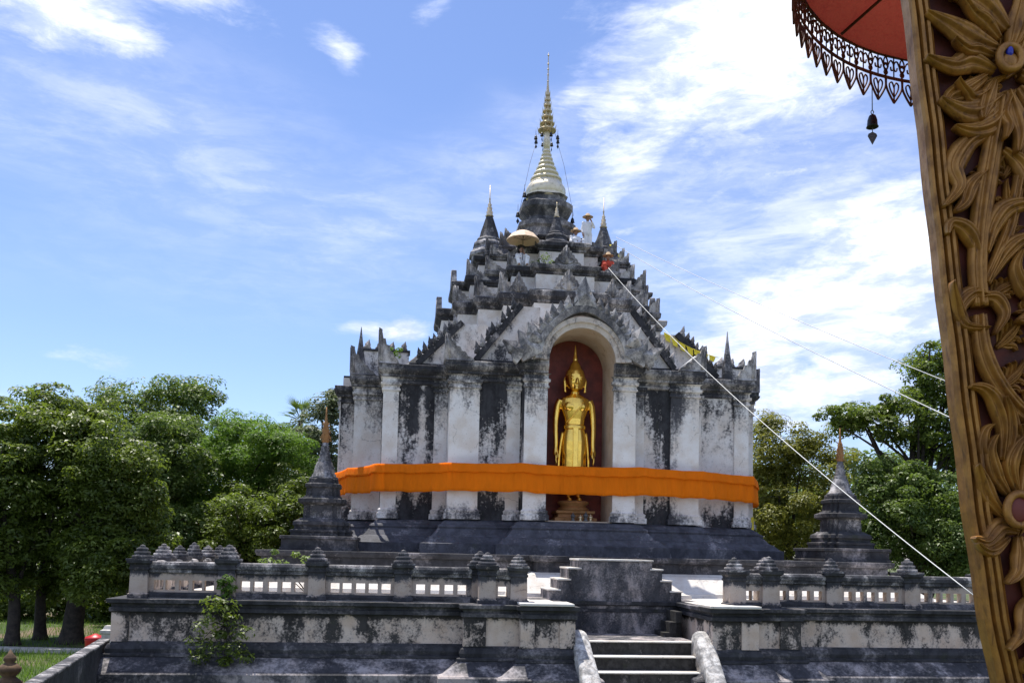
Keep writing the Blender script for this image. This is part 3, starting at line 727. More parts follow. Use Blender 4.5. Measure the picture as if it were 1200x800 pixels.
# low crocketed parapets over the recessed corners and over the side bays
for s in (-1, 1):
    for (x0, x1, yf, h) in ((5.75, 7.55, -B2 + .02, .95), (7.6, 8.25, -B1 + .05, .35)):
        mb = MB(); a, b = sorted((s * x0, s * x1)); mb.box(a, b, yf, yf + .5, 6.41, 6.40 + h); pw = part(mb, 'parapet', M['gable'])
        mb = MB(); mb.box(a - .04, b + .04, yf - .05, yf + .55, 6.40 + h, 6.48 + h); part(mb, 'coping', M['dark'], pw)
        n = int((x1 - x0) / .42)
        for t in range(n): inst('crocket', FL, pw, (a + (b - a) * (t + .5) / n, yf + .2, 6.47 + h), scale=(1, 1.2, random.uniform(.75, .95)))
    mb = MB(); mb.box(min(s * 7.1, s * 7.6), max(s * 7.1, s * 7.6), -B2 + .6, B2, 6.41, 7.1); part(mb, 'side_parapet', M['gable'])
    mb = MB(); mb.box(min(s * 7.7, s * 8.3), max(s * 7.7, s * 8.3), -B1, B1, 6.41, 6.75); part(mb, 'side_parapet', M['gable'])
# right-hand and left-hand parapet spikes seen against the sky
for (x, y) in ((5.85, -6.45), (-7.55, -4.25)):
    mb = MB(); mb.lathe([(.22, 6.4), (.20, 6.9), (.13, 7.3), (.10, 7.5), (.05, 7.9), (.01, 8.25)], 8, (x, y), smooth=False); part(mb, 'parapet_spike', M['roof'])

# the tiers (the old masonry has crept a little to one side)
TX = .2
def tier(pr, z0, z1):
    h = z1 - z0
    mb = MB(); loftc(mb, pr, [(z0 + .2 * h, 0), (z0 + .74 * h, 0)], cap1=False); t = part(mb, 'tier', M['tier']); t.location.x = TX
    mb = MB(); loftc(mb, pr, [(z0, .20), (z0 + .07 * h, .20), (z0 + .11 * h, .10), (z0 + .17 * h, .12), (z0 + .22 * h, .01)], cap1=False); part(mb, 'base_moulding', M['eave'], t)
    mb = MB(); loftc(mb, pr, [(z0 + .70 * h, .0), (z0 + .73 * h, .07), (z0 + .78 * h, .07), (z0 + .82 * h, .14), (z0 + .86 * h, .21), (z0 + .97 * h, .23), (z1, .20)]); part(mb, 'tier_cornice', M['eave'], t)
    return t
T1 = (4.65, 4.05, 3.30, 1.30, 2.40); T2 = (4.05, 3.55, 2.85, 1.15, 2.05); T3 = (3.15, 2.75, 2.25, .90, 1.55); T4 = (1.9, 1.75, 1.4, .6, 1.0)
t1 = tier(T1, 8.35, 9.90); antefixes(T1, 9.90, .25, (.85, .78, .8), (.95, .85, .6), [(0, T1[0], .9, 1.3), (-1.85, T1[1], .85, .9), (1.85, T1[1], .85, .9)], parent=t1)
t2 = tier(T2, 9.90, 11.12); antefixes(T2, 11.12, .25, (.72, .66, .6), (.85, .7, .55), [(0, T2[0], .85, 1.2)], parent=t2)
t3 = tier(T3, 11.12, 12.35); antefixes(T3, 12.35, .25, (.62, .55, .5), (.7, .6, .45), [], parent=t3)
t4 = tier(T4, 12.35, 13.05)
# little kiosks standing on the corners of the tiers, each with its own wall, cornice and hipped cap
def kiosk(x, y, z0, w_, h, parent):
    mb = MB(); mb.rings([[(x - r, y - r, z), (x + r, y - r, z), (x + r, y + r, z), (x - r, y + r, z)] for z, r in [(z0, w_), (z0 + .55 * h, w_)]]); kk = part(mb, 'corner_kiosk', M['tier'], parent)
    mb = MB(); mb.rings([[(x - r, y - r, z), (x + r, y - r, z), (x + r, y + r, z), (x - r, y + r, z)] for z, r in [(z0 + .50 * h, w_ + .02), (z0 + .56 * h, w_ + .07), (z0 + .62 * h, w_ + .07), (z0 + .66 * h, w_ + .14), (z0 + .74 * h, w_ + .15), (z0 + .76 * h, w_ + .02), (z0 + h * 1.15, w_ * .35), (z0 + h * 1.4, .03)]]); part(mb, 'kiosk_cap', M['eave'], parent)
    for sx in (-1, 1): inst('antefix', AC, parent, (x + sx * (w_ + .10), y - w_ - .10, z0 + .74 * h), 0, scale=(-sx * .5, .5, .42 * random.uniform(.85, 1.1)))
for s in (-1, 1):
    kiosk(s * 2.72, -2.72, 9.90, .46, .95, t1); kiosk(s * 2.30, -2.30, 11.12, .44, .95, t2); kiosk(s * 1.75, -1.75, 12.35, .36, .6, t3) if s < 0 else None
# four small spires on the axes of the third tier
def small_spire(x, y, k_, tip):
    q = [(.80, 0), (.80, .25), (.88, .30), (.88, .42), (.70, .62), (.68, .72), (.72, .78), (.70, .86), (.55, 1.0), (.56, 1.06), (.46, 1.16), (.40, 1.40), (.28, 1.75), (.20, 2.0), (.15, 2.12)]
    mb = MB(); mb.lathe([(r * k_, 12.3 + z * k_) for r, z in q], 8, (x, y), smooth=False, rot=math.pi / 8)
    o = part(mb, 'small_spire', M['roof'])
    q = [(.15, 2.12), (.19, 2.16), (.13, 2.24), (.15, 2.34), (.10, 2.40), (.12, 2.52), (.07, 2.58), (.09, 2.68), (.04, 2.74), (.03, 2.9), (.05, 2.93), (.022, 2.98), (.018, tip)]
    mb = MB(); mb.lathe([(r * k_, 12.3 + z * k_) for r, z in q], 10, (x, y)); part(mb, 'finial', M['palegold'], o)
small_spire(-2.45, 0, 1.0, 3.55); small_spire(2.6, 0, .93, 3.6); small_spire(0, 2.5, .6, 3.5); small_spire(.1, -2.35, .66, 3.1)

# drum, bell and gold spire
def sq(r, z): return [(-r, -r * .55, z), (-r * .8, -r * .8, z), (-r * .55, -r, z), (r * .55, -r, z), (r * .8, -r * .8, z), (r, -r * .55, z), (r, r * .55, z), (r * .8, r * .8, z), (r * .55, r, z), (-r * .55, r, z), (-r * .8, r * .8, z), (-r, r * .55, z)]
mb = MB(); mb.rings([sq(r, z) for r, z in [(1.30, 12.9), (1.30, 13.25), (1.18, 13.35), (1.14, 13.75), (1.24, 13.85), (1.22, 14.05), (.92, 14.15), (.86, 14.35), (.94, 14.5), (1.10, 14.72), (1.10, 14.95), (.82, 15.12), (.80, 15.3), (.9, 15.36)]]); part(mb, 'spire_drum', M['drum'])
mb = MB(); mb.lathe([(.80, 15.28), (.88, 15.34), (.88, 15.42), (.82, 15.46), (.84, 15.52), (.88, 15.66), (.86, 15.82), (.78, 15.96), (.70, 16.04), (.72, 16.10), (.60, 16.14)], 28)
o = part(mb, 'spire_bell', M['spiregold'])
mb = MB(); pr_ = [(.60, 16.13)]; z = 16.14; r = .70
for i in range(7):
    h = .27 - .018 * i; pr_ += [(r * .74, z), (r * .96, z + h * .12), (r, z + h * .4), (r * .94, z + h * .62), (r * .70, z + h * .92)]; z += h; r *= .80
pr_ += [(r, z), (.16, z + .4), (.12, 18.4), (.11, 18.5)]
mb.lathe(pr_, 24); part(mb, 'ringed_cone', M['spiregold'])
hti = MB(); z = 18.45; r = .40
hti.lathe([(.10, 18.4), (.06, 20.4), (.03, 20.8), (.018, 22.0), (.0, 22.1)], 10)
for i in range(7):
    hti.lathe([(.07, z), (r, z + .02), (r * 1.02, z + .07), (r * .9, z + .07), (r * .6, z + .2), (.07, z + .26)], 18)
    for j in range(10):     # filigree leaves standing round each tier
        a = 2 * math.pi * j / 10 + i * .3; c_, s_ = math.cos(a), math.sin(a); q = r * 1.0
        hti.add([(q * c_ - .05 * s_, q * s_ + .05 * c_, z + .05), (q * c_ + .05 * s_, q * s_ - .05 * c_, z + .05), (q * 1.16 * c_, q * 1.16 * s_, z + .24), (q * .98 * c_, q * .98 * s_, z + .06)], [(0, 1, 2), (0, 2, 3), (1, 3, 2)])
    z += .30 - .012 * i; r *= .80
for zz in (20.75, 21.05, 21.3, 21.55, 21.95): hti.ball((0, 0, zz), (.045, .045, .05), 8, 6)
hti_o = part(hti, 'spire_crown', M['palegold'])
def bell_mesh(k_):
    mb = MB(); mb.lathe([(.012, .12), (.03, .11), (.05, .06), (.055, 0), (.07, -.02), (.0, -.02)], 10)
    mb.add([(-.05, 0, -.16), (.05, 0, -.16), (0, 0, -.06), (0, .012, -.24), (0, -.012, -.12)], [(0, 3, 1, 2), (0, 2, 4), (1, 4, 2)])
    mb.tube([(0, 0, .1), (0, 0, .35)], .006, 5); mb.tube([(0, 0, -.02), (0, 0, -.1)], .005, 5)
    me = mb.mesh('spire_bell_small', M['bellmetal']); return me
BL = bell_mesh(1)
for j in range(8):
    a = 2 * math.pi * j / 8 + .2
    o = inst('hanging_bell', BL, hti_o, (.52 * math.cos(a), .52 * math.sin(a), 18.05), a, scale=(1.2, 1.2, 1.2))
mb = MB()
for x, zz in ((-.98, 15.35), (-.95, 15.05), (-1.25, 14.45), (1.15, 14.35), (1.13, 14.15)): inst('hanging_bell', BL, ch, (x, -.3, zz + .1), scale=(1.5, 1.5, 1.5))
mb = MB()
for s in (-1, 1): mb.tube([(s * .30, 0, 18.6), (s * .75, -.2, 16.9), (s * 1.2, -.3, 14.6)], .008, 4)
part(mb, 'bell_wire', M['thin'])

# ------------------------------------------------------------------ standing gold figure in the niche
def remesh(o, vox, smooth=4):
    r_ = o.modifiers.new('remesh', 'REMESH'); r_.mode = 'VOXEL'; r_.voxel_size = vox; r_.use_smooth_shade = True
    if smooth:
        s_ = o.modifiers.new('smooth', 'SMOOTH'); s_.factor = .5; s_.iterations = smooth
def ell_loft(mb, secs, seg=20):
    """closed body from elliptical sections (x, y, z, rx, ry)"""
    mb.rings([[(x + rx * math.cos(2 * math.pi * j / seg), y + ry * math.sin(2 * math.pi * j / seg), z) for j in range(seg)] for x, y, z, rx, ry in secs], smooth=True)
st = thing('buddha_statue', 'tall gilded standing Buddha with long arms in the red niche', 'statue', Wp(0, -A1 + 1.0, E + 1.06), PS)
mb = MB(); mb.rings([[(-h, -h * .75, z), (h, -h * .75, z), (h, h * .75, z), (-h, h * .75, z)] for z, h in [(0, .72), (.12, .72), (.14, .62), (.24, .58), (.28, .66), (.36, .66)]])
mb.build('base', M['oldgold'], st)
mb = MB(); mb.lathe([(.52, .35), (.56, .42), (.46, .50), (.44, .54), (.54, .60), (.55, .66), (.46, .70)], 24)
mb.build('lotus_pedestal', M['oldgold'], st)
S = 1.0
mb = MB(); z0 = .70
# feet, robe to the ankles, body
for s in (-1, 1):
    ell_loft(mb, [(s * .17, -.10, z0, .11, .24), (s * .17, -.10, z0 + .08, .10, .22), (s * .17, -.0, z0 + .16, .085, .10), (s * .17, .02, z0 + .5, .10, .11), (s * .17, .02, z0 + .9, .12, .12)], 14)
ell_loft(mb, [(0, .02, z0 + .34, .46, .24), (0, .02, z0 + .40, .47, .25), (0, .02, z0 + .9, .42, .25), (0, .01, z0 + 1.5, .43, .27), (0, .0, z0 + 2.0, .44, .28), (0, .0, z0 + 2.25, .40, .26), (0, .0, z0 + 2.50, .34, .23),
              (0, .0, z0 + 2.75, .36, .24), (0, .0, z0 + 3.05, .46, .27), (0, .01, z0 + 3.30, .54, .27), (0, .02, z0 + 3.45, .50, .23), (0, .03, z0 + 3.55, .30, .18), (0, .03, z0 + 3.62, .17, .15), (0, .02, z0 + 3.82, .15, .15)], 24)
for s in (-1, 1):     # pectorals
    mb.ball((s * .20, -.18, z0 + 3.16), (.20, .11, .16))
# head: oval with topknot and flame
hd = MB()
ell_loft(hd, [(0, .0, z0 + 3.72, .10, .12), (0, -.02, z0 + 3.80, .20, .21), (0, -.02, z0 + 3.92, .265, .27), (0, .0, z0 + 4.05, .285, .30), (0, .01, z0 + 4.20, .29, .30), (0, .02, z0 + 4.34, .25, .26), (0, .02, z0 + 4.42, .19, .20), (0, .02, z0 + 4.50, .16, .16), (0, .02, z0 + 4.58, .12, .12), (0, .02, z0 + 4.64, .07, .07)], 24)
hd.rings([[(.06 * math.cos(2 * math.pi * j / 10) * r_, .02 + .06 * math.sin(2 * math.pi * j / 10) * r_, z0 + z) for j in range(10)] for z, r_ in [(4.58, 1.1), (4.70, 1.2), (4.82, .8), (5.0, .5), (5.14, .22)]], smooth=True)
hd.ball((0, -.30, z0 + 3.99), (.035, .06, .09)); hd.ball((0, -.315, z0 + 3.94), (.05, .04, .03))          # nose
hd.ball((0, -.275, z0 + 3.865), (.075, .03, .022)); hd.ball((0, -.255, z0 + 3.79), (.07, .05, .05))         # mouth, chin
for s in (-1, 1):
    hd.ball((s * .10, -.265, z0 + 4.06), (.065, .03, .022)); hd.ball((s * .11, -.262, z0 + 4.115), (.085, .03, .016))
    hd.tube([(s * .285, .0, z0 + 4.14), (s * .305, -.0, z0 + 4.02), (s * .295, -.01, z0 + 3.86), (s * .285, -.01, z0 + 3.70)], [.035, .05, .035, .045], 8)
    # arms hanging clear of the body, hands with five fingers
    arm = spline([(s * .50, .02, z0 + 3.38), (s * .60, .02, z0 + 3.18), (s * .655, .02, z0 + 2.75), (s * .665, -.02, z0 + 2.40), (s * .655, -.05, z0 + 2.0), (s * .66, -.07, z0 + 1.72)], 5)
    mb.tube(arm, [.145 - .075 * (i / (len(arm) - 1)) ** .8 for i in range(len(arm))], 12)
    mb.tube([(s * .66, -.07, z0 + 1.76), (s * .665, -.09, z0 + 1.62), (s * .66, -.10, z0 + 1.50)], [.075, .10, .085], 10)
    for f, (dy, ln) in enumerate(((-.075, .30), (-.025, .34), (.025, .32), (.075, .25))):
        mb.tube([(s * .66, -.10 + dy, z0 + 1.52), (s * .665, -.12 + dy * 1.1, z0 + 1.52 - ln * .5), (s * .65, -.14 + dy * 1.15, z0 + 1.52 - ln)], [.034, .031, .020], 7)
    mb.tube([(s * .63, -.15, z0 + 1.64), (s * .60, -.23, z0 + 1.52), (s * .60, -.25, z0 + 1.40)], [.04, .034, .022], 7)
hk, hz0 = 1.22, z0 + 3.74
mb.add([(x * hk, y * hk, hz0 - .03 + (z - hz0) * 1.14) for x, y, z in hd.v], hd.f, 0, True)
o = mb.build('body', M['gold'], st); remesh(o, .019, 3)
# robe: sash, belt, hem and central pleat laid over the body
mb = MB()
ell_loft(mb, [(0, .0, z0 + 2.40, .39, .27), (0, .0, z0 + 2.44, .405, .285), (0, .0, z0 + 2.52, .395, .275), (0, .0, z0 + 2.56, .37, .255)], 24)
mb.build('belt', M['gold'], st)
mb = MB(); pl_ = [(-.10, z0 + 2.45), (.10, z0 + 2.45), (.085, z0 + 1.4), (.12, z0 + .36), (-.12, z0 + .36), (-.085, z0 + 1.4)]
mb.prism(pl_, -.315, -.18); mb.build('pleat', M['gold'], st, bevel=.02)
for s in (-1, 1):
    mb = MB(); q = spline([(s * .40, -.02, z0 + 2.3), (s * .50, .0, z0 + 1.6), (s * .54, .02, z0 + .9), (s * .56, .03, z0 + .42)], 5)
    mb.rings([[(p.x - .05, p.y - .02, p.z), (p.x + .04, p.y - .025, p.z), (p.x + .04, p.y + .025, p.z), (p.x - .05, p.y + .02, p.z)] for p in q], smooth=True); mb.build('robe_edge', M['gold'], st)
mb = MB(); q = spline([(.36, -.16, z0 + 3.42), (.20, -.285, z0 + 3.2), (-.05, -.31, z0 + 2.9), (-.34, -.17, z0 + 2.6)], 6); mb.tube(q, .022, 6); mb.build('robe_fold', M['gold'], st)
st.scale = (1.0, 1.0, 1.03)
# offerings at its feet
for i, (dx, dy, k_) in enumerate(((-.15, -.80, .9), (.10, -.82, .7), (.28, -.84, 1.0), (.45, -.80, .75))):
    mb = MB(); mb.lathe([(.07, 0), (.09, .03), (.05, .07), (.08, .16), (.10, .20), (.06, .24), (.02, .30), (.005, .34)], 12)
    o = mb.build('offering_vase', M['palegold' if i % 2 else 'leadgrey'], None); p = Wp(dx, -A1 + 1.0 + dy * .98, E + 1.062); o.location = p; o.scale = (k_, k_, k_)
    tag(o, ['small grey vase at the gilded feet, leftmost of the offerings', 'smallest pale gilt vase standing before the gilded feet', 'larger grey vase at the right of the gilded feet', 'pale gilt vase at the right end of the niche offerings'][i], 'vase', 'offerings in the niche')

# ------------------------------------------------------------------ orange cloth band wound round the chedi
qd = [(-B1 - .1, -A1 - .12), (B1 + .1, -A1 - .12), (B2 + .15, -A2 - .16), (A3 + .15, -A3 - .15), (A2 + .16, -B2 - .15), (A1 + .12, -B1 - .1)]
qd = qd[:-1] + [qd[-1]]
loop = []
for i in range(4):
    c_, s_ = [(1, 0), (0, 1), (-1, 0), (0, -1)][i]
    for x, y in [(-B1 - .1, -A1 - .12), (B1 + .1, -A1 - .12), (B2 + .15, -A2 - .16), (A3 + .15, -A3 - .15), (A2 + .16, -B2 - .15)]: loop.append((x * c_ - y * s_, x * s_ + y * c_))
path = []
for i in range(len(loop)):
    a, b = Vector(loop[i]), Vector(loop[(i + 1) % len(loop)]); n = max(4, int((b - a).length / .07))
    for j in range(n): path.append((a.lerp(b, j / n), j / n, (b - a).length))
cl_ = thing('cloth_band', 'long orange cloth band tied around the walls of the chedi', 'cloth', Wp(0, 0, E + 2.0), PS)
def band(z_top, z_bot, out, rows, amp, name, seed):
    rg = np.random.default_rng(seed); n = len(path)
    t = np.cumsum([.07] * n)
    fold = sum(np.sin(t * f + rg.uniform(0, 6)) * a for f, a in ((3.1, .30), (7.7, .28), (13.0, .28), (23., .20), (5.2, .25)))
    drop = sum(np.sin(t * f + rg.uniform(0, 6)) * a for f, a in ((.9, .018), (2.3, .014), (6.1, .010), (11., .008)))
    V = []; 
    for i, (p, f, L) in enumerate(path):
        q = path[(i + 1) % n][0]; pp = path[i - 1][0]; d = (q - pp).normalized(); nr = Vector((d.y, -d.x)); sag = .045 * L * .3 * 4 * f * (1 - f)
        for r in range(rows + 1):
            u = r / rows; z = z_top - sag * (1 - .3 * u) + drop[i] * (.3 + .7 * u) + (z_bot - z_top) * u
            o_ = out + amp * fold[i] * (.25 + .75 * u) + .05 * u
            V.append((p.x + nr.x * o_, p.y + nr.y * o_, z))
    m_ = rows + 1; Fc = []
    for i in range(n):
        j = (i + 1) % n
        for r in range(rows): Fc.append((i * m_ + r, i * m_ + r + 1, j * m_ + r + 1, j * m_ + r))
    mb = MB(); mb.add(V, Fc, 0, True); return mb
o = band(2.90, 1.97, .05, 9, .055, 'cloth', 3).build('cloth', M['orange'], cl_, loc=(0, 0, -2.0))
so2 = o.modifiers.new('thick', 'SOLIDIFY'); so2.thickness = .012
o = band(2.92, 2.60, .075, 5, .030, 'fold', 3).build('folded_upper_edge', M['orange'], cl_, loc=(0, 0, -2.0))
so2 = o.modifiers.new('thick', 'SOLIDIFY'); so2.thickness = .012

# ------------------------------------------------------------------ the two small stupas on the platform corners
def small_stupa(label, x, y, k_=1.):
    root = thing('small_stupa', label, 'stupa', Wp(x, y, E - .1), PS, 'small stupas on the platform corners')
    def q(r): return [(-r, -r * .6), (-r * .82, -r * .6), (-r * .82, -r * .82), (-r * .6, -r * .82), (-r * .6, -r), (r * .6, -r), (r * .6, -r * .82), (r * .82, -r * .82), (r * .82, -r * .6), (r, -r * .6), (r, r * .6), (r * .82, r * .6), (r * .82, r * .82), (r * .6, r * .82), (r * .6, r), (-r * .6, r), (-r * .6, r * .82), (-r * .82, r * .82), (-r * .82, r * .6), (-r, r * .6)]
    def sqr(name, prof, mat):
        mb = MB(); mb.rings([[(a, b, z) for a, b in q(r)] for r, z in prof]); return mb.build(name, mat, root)
    mb = MB(); mb.rings([[(-r, -r, z), (r, -r, z), (r, r, z), (-r, r, z)] for r, z in [(1.16, 0), (1.16, .08), (1.12, .10), (1.12, .34), (1.17, .36), (1.17, .44), (1.15, .45)]]); mb.build('pedestal', M['mould'], root)
    sqr('stepped_base', [(.92, .44), (.92, .56), (.95, .58), (.95, .64), (.82, .66), (.82, .74), (.87, .80), (.85, .90), (.70, .98), (.66, 1.02)], M['mould'])
    sqr('neck', [(.58, 1.0), (.56, 1.42), (.62, 1.46)], M['cap'])
    sqr('upper_mouldings', [(.62, 1.44), (.74, 1.50), (.74, 1.62), (.60, 1.66), (.58, 1.70), (.52, 1.72), (.50, 1.96), (.55, 2.0), (.55, 2.10), (.45, 2.14), (.45, 2.26), (.42, 2.28)], M['mould'])
    mb = MB(); mb.lathe([(.44, 2.26), (.46, 2.32), (.38, 2.36), (.38, 2.42), (.34, 2.44), (.31, 2.62), (.24, 2.82), (.20, 2.86), (.22, 2.92), (.16, 2.98), (.19, 3.04), (.14, 3.1), (.165, 3.16), (.12, 3.22), (.14, 3.28), (.10, 3.36), (.09, 3.46)], 16); mb.build('bell_and_rings', M['roof'], root)
    mb = MB(); mb.lathe([(.09, 3.44), (.13, 3.50), (.10, 3.58), (.14, 3.66), (.10, 3.76), (.12, 3.84), (.08, 3.94), (.09, 4.02), (.05, 4.12), (.03, 4.3), (.012, 4.6)], 10)
    for i in range(26):
        a = random.uniform(0, 6.28); z = random.uniform(3.5, 4.1); r = .14 - (z - 3.5) * .1
        mb.add([(r * math.cos(a) - .03, r * math.sin(a), z), (r * math.cos(a) + .03, r * math.sin(a), z), (r * 1.5 * math.cos(a), r * 1.5 * math.sin(a), z + random.uniform(-.1, .12))], [(0, 1, 2)])
    mb.build('tattered_finial', M['oldgold'], root); root.scale = (k_, k_, k_); return root
small_stupa('small grey stupa left of the chedi with a tattered orange brown finial', -8.35, -8.6)
small_stupa('small grey stupa right of the chedi crossed by the white rope', 9.1, -8.6)

# ------------------------------------------------------------------ people on the roof of the chedi
def person(label, loc, rz, pose, trousers, shirt, hat=None):
    root = thing('person', label, 'person', loc, rz)
    j = pose
    mb = MB()
    def limb(mb, pts, rad): mb.tube([Vector(p) for p in pts], rad, 10); [mb.ball(p, r, 10, 6) for p, r in zip(pts, rad)]
    # skin body: trunk, head, arms, hands, legs as one fused surface
    limb(mb, [j['pelvis'], j['chest'], j['neck']], [.14, .15, .06])
    limb(mb, [j['neck'], j['head']], [.055, .06])
    h = Vector(j['head']); fw = Vector(j.get('face', (0, -1, 0))).normalized(); sd = fw.cross(Vector((0, 0, 1))).normalized()
    mb.ball(h + Vector((0, 0, .05)), (.082, .10, .118), 14, 10)
    mb.ball(h + fw * .105 + Vector((0, 0, .03)), (.018, .022, .026)); mb.ball(h + fw * .075 + Vector((0, 0, -.04)), (.04, .04, .03))
    for s in (-1, 1): mb.ball(h + sd * s * .085 + Vector((0, 0, .04)), (.016, .025, .035)); mb.ball(h + fw * .088 + sd * s * .034 + Vector((0, 0, .065)), (.016, .012, .010))
    for s in 'LR':
        sh, el, wr, hd = [j[n + s] for n in ('sh', 'el', 'wr', 'hd')]
        limb(mb, [sh, el, wr], [.055, .042, .030]); limb(mb, [wr, hd], [.030, .036])
        hv = (Vector(hd) - Vector(wr)).normalized(); sv = hv.cross(Vector((0, 0, 1))); sv = sv.normalized() if sv.length > .1 else Vector((1, 0, 0))
        for f, ln in ((-.030, .070), (-.010, .085), (.010, .080), (.030, .062)):
            b = Vector(hd) + sv * f + hv * .02; mb.tube([b, b + hv * ln * .55, b + hv * ln + fw * -.012], [.010, .009, .007], 6)
        b = Vector(hd) - sv * .035; mb.tube([b, b - sv * .025 + hv * .04], [.011, .008], 6)
        hp, kn, an, to = [j[n + s] for n in ('hp', 'kn', 'an', 'to')]
        limb(mb, [hp, kn, an], [.085, .06, .040]); limb(mb, [an, to], [.042, .035])
    o = mb.build('body', M['skin'], root); remesh(o, .011, 2)
    mb = MB(); limb(mb, [j['pelvis'], j['chest'], (j['neck'][0], j['neck'][1], j['neck'][2] - .05)], [.175, .185, .09])
    cs = Vector(j['chest']); 
    for s in 'LR': limb(mb, [cs, j['sh' + s], j['el' + s], Vector(j['el' + s]).lerp(Vector(j['wr' + s]), .7)], [.15, .085, .066, .055])
    o = mb.build('shirt', shirt, root); remesh(o, .018, 3)
    mb = MB(); limb(mb, [j['pelvis'], Vector(j['pelvis']) + Vector((0, 0, .08))], [.165, .165])
    for s in 'LR': limb(mb, [j['hp' + s], j['kn' + s], Vector(j['kn' + s]).lerp(Vector(j['an' + s]), .92)], [.115, .095, .075])
    o = mb.build('trousers', trousers, root); remesh(o, .018, 3)
    mb = MB(); mb.ball(h + Vector((0, 0, .075)) - fw * .018, (.09, .108, .105), 14, 10); o = mb.build('hair', M['hair'], root)
    if hat:
        mb = MB(); mb.lathe([(.23, .115), (.225, .125), (.13, .15), (.11, .16), (.10, .22), (.07, .26), (.0, .265)], 20, (h.x, h.y)); mb.build('hat', M['straw'], root, loc=(0, 0, h.z - .02))
    return root
def standing(arm='up'):
    j = dict(pelvis=(0, 0, .92), chest=(0, -.0, 1.22), neck=(0, 0, 1.40), head=(.0, -.02, 1.50), face=(-.5, -.8, 0))
    for s, n in ((-1, 'L'), (1, 'R')):
        j['sh' + n] = (s * .17, 0, 1.33); j['el' + n] = (s * .23, .0, 1.06); j['wr' + n] = (s * .22, -.10, .86); j['hd' + n] = (s * .215, -.13, .79)
        j['hp' + n] = (s * .09, 0, .88); j['kn' + n] = (s * .10, -.02, .48); j['an' + n] = (s * .10, .02, .07); j['to' + n] = (s * .11, -.13, .04)
    j['elR'] = (.24, -.14, 1.14); j['wrR'] = (.10, -.26, 1.36); j['hdR'] = (.05, -.26, 1.43)
    return j
def sitting(lean=.05):
    j = dict(pelvis=(0, 0, .14), chest=(0, -lean, .46), neck=(0, -lean - .02, .63), head=(0, -lean - .05, .72), face=(0, -1, -.1))
    for s, n in ((-1, 'L'), (1, 'R')):
        j['sh' + n] = (s * .17, -lean, .56); j['el' + n] = (s * .25, -.14, .33); j['wr' + n] = (s * .16, -.32, .30); j['hd' + n] = (s * .12, -.38, .31)
        j['hp' + n] = (s * .10, -.02, .13); j['kn' + n] = (s * .20, -.38, .36); j['an' + n] = (s * .15, -.48, .06); j['to' + n] = (s * .16, -.60, .03)
    return j
pq = Wp(1.62, -1.35, E + 13.05)
person('person standing in white clothes and straw hat on the roof right of the spire', Wp(1.48, -1.95, E + 12.36), PS, standing(), M['cotton'], M['cotton'], True)
person('person seated in white with straw hat beside the spire drum', Wp(.88, -2.25, E + 12.36), PS + .3, sitting(), M['cotton'], M['cotton'], True)
ub = Wp(-1.45, -3.30, E + 11.13)
j = sitting(.02); j['elR'] = (.22, -.16, .38); j['wrR'] = (.08, -.24, .56); j['hdR'] = (.05, -.25, .63)
person('person seated in white holding up the cream parasol on the roof', ub, PS, j, M['cotton'], M['cotton'])
person('person seated in red cloth on the roof below the right small spire', Wp(2.1, -3.05, E + 11.13), PS, sitting(), M['redcloth'], M['redcloth'], True)
# cream paper parasol held over the second sitter
pr = thing('parasol', 'cream paper parasol held over a seated person on the roof', 'parasol', ub + Vector((.05, -.26, .30)), PS)
mb = MB(); n = 16; rs = []
for r, z in ((.012, 1.16), (.25, 1.12), (.48, 1.0), (.66, .78), (.65, .76), (.47, .975), (.25, 1.09), (.014, 1.13)):
    rs.append([(r * (1 - .02 * (jj % 2)) * math.cos(2 * math.pi * jj / n), r * (1 - .02 * (jj % 2)) * math.sin(2 * math.pi * jj / n), z) for jj in range(n)])
mb.rings(rs[::-1] if False else rs); o = mb.build('canopy', M['parasol'], pr)
mb = MB(); mb.tube([(0, 0, 0), (0, 0, 1.16)], .014, 8); mb.build('pole', M['bark'], pr)
for jj in range(8):
    a = 2 * math.pi * jj / 8; mb = MB(); mb.tube([(.02 * math.cos(a), .02 * math.sin(a), .80), (.45 * math.cos(a), .45 * math.sin(a), .97)], .006, 5); mb.build('rib', M['bark'], pr)

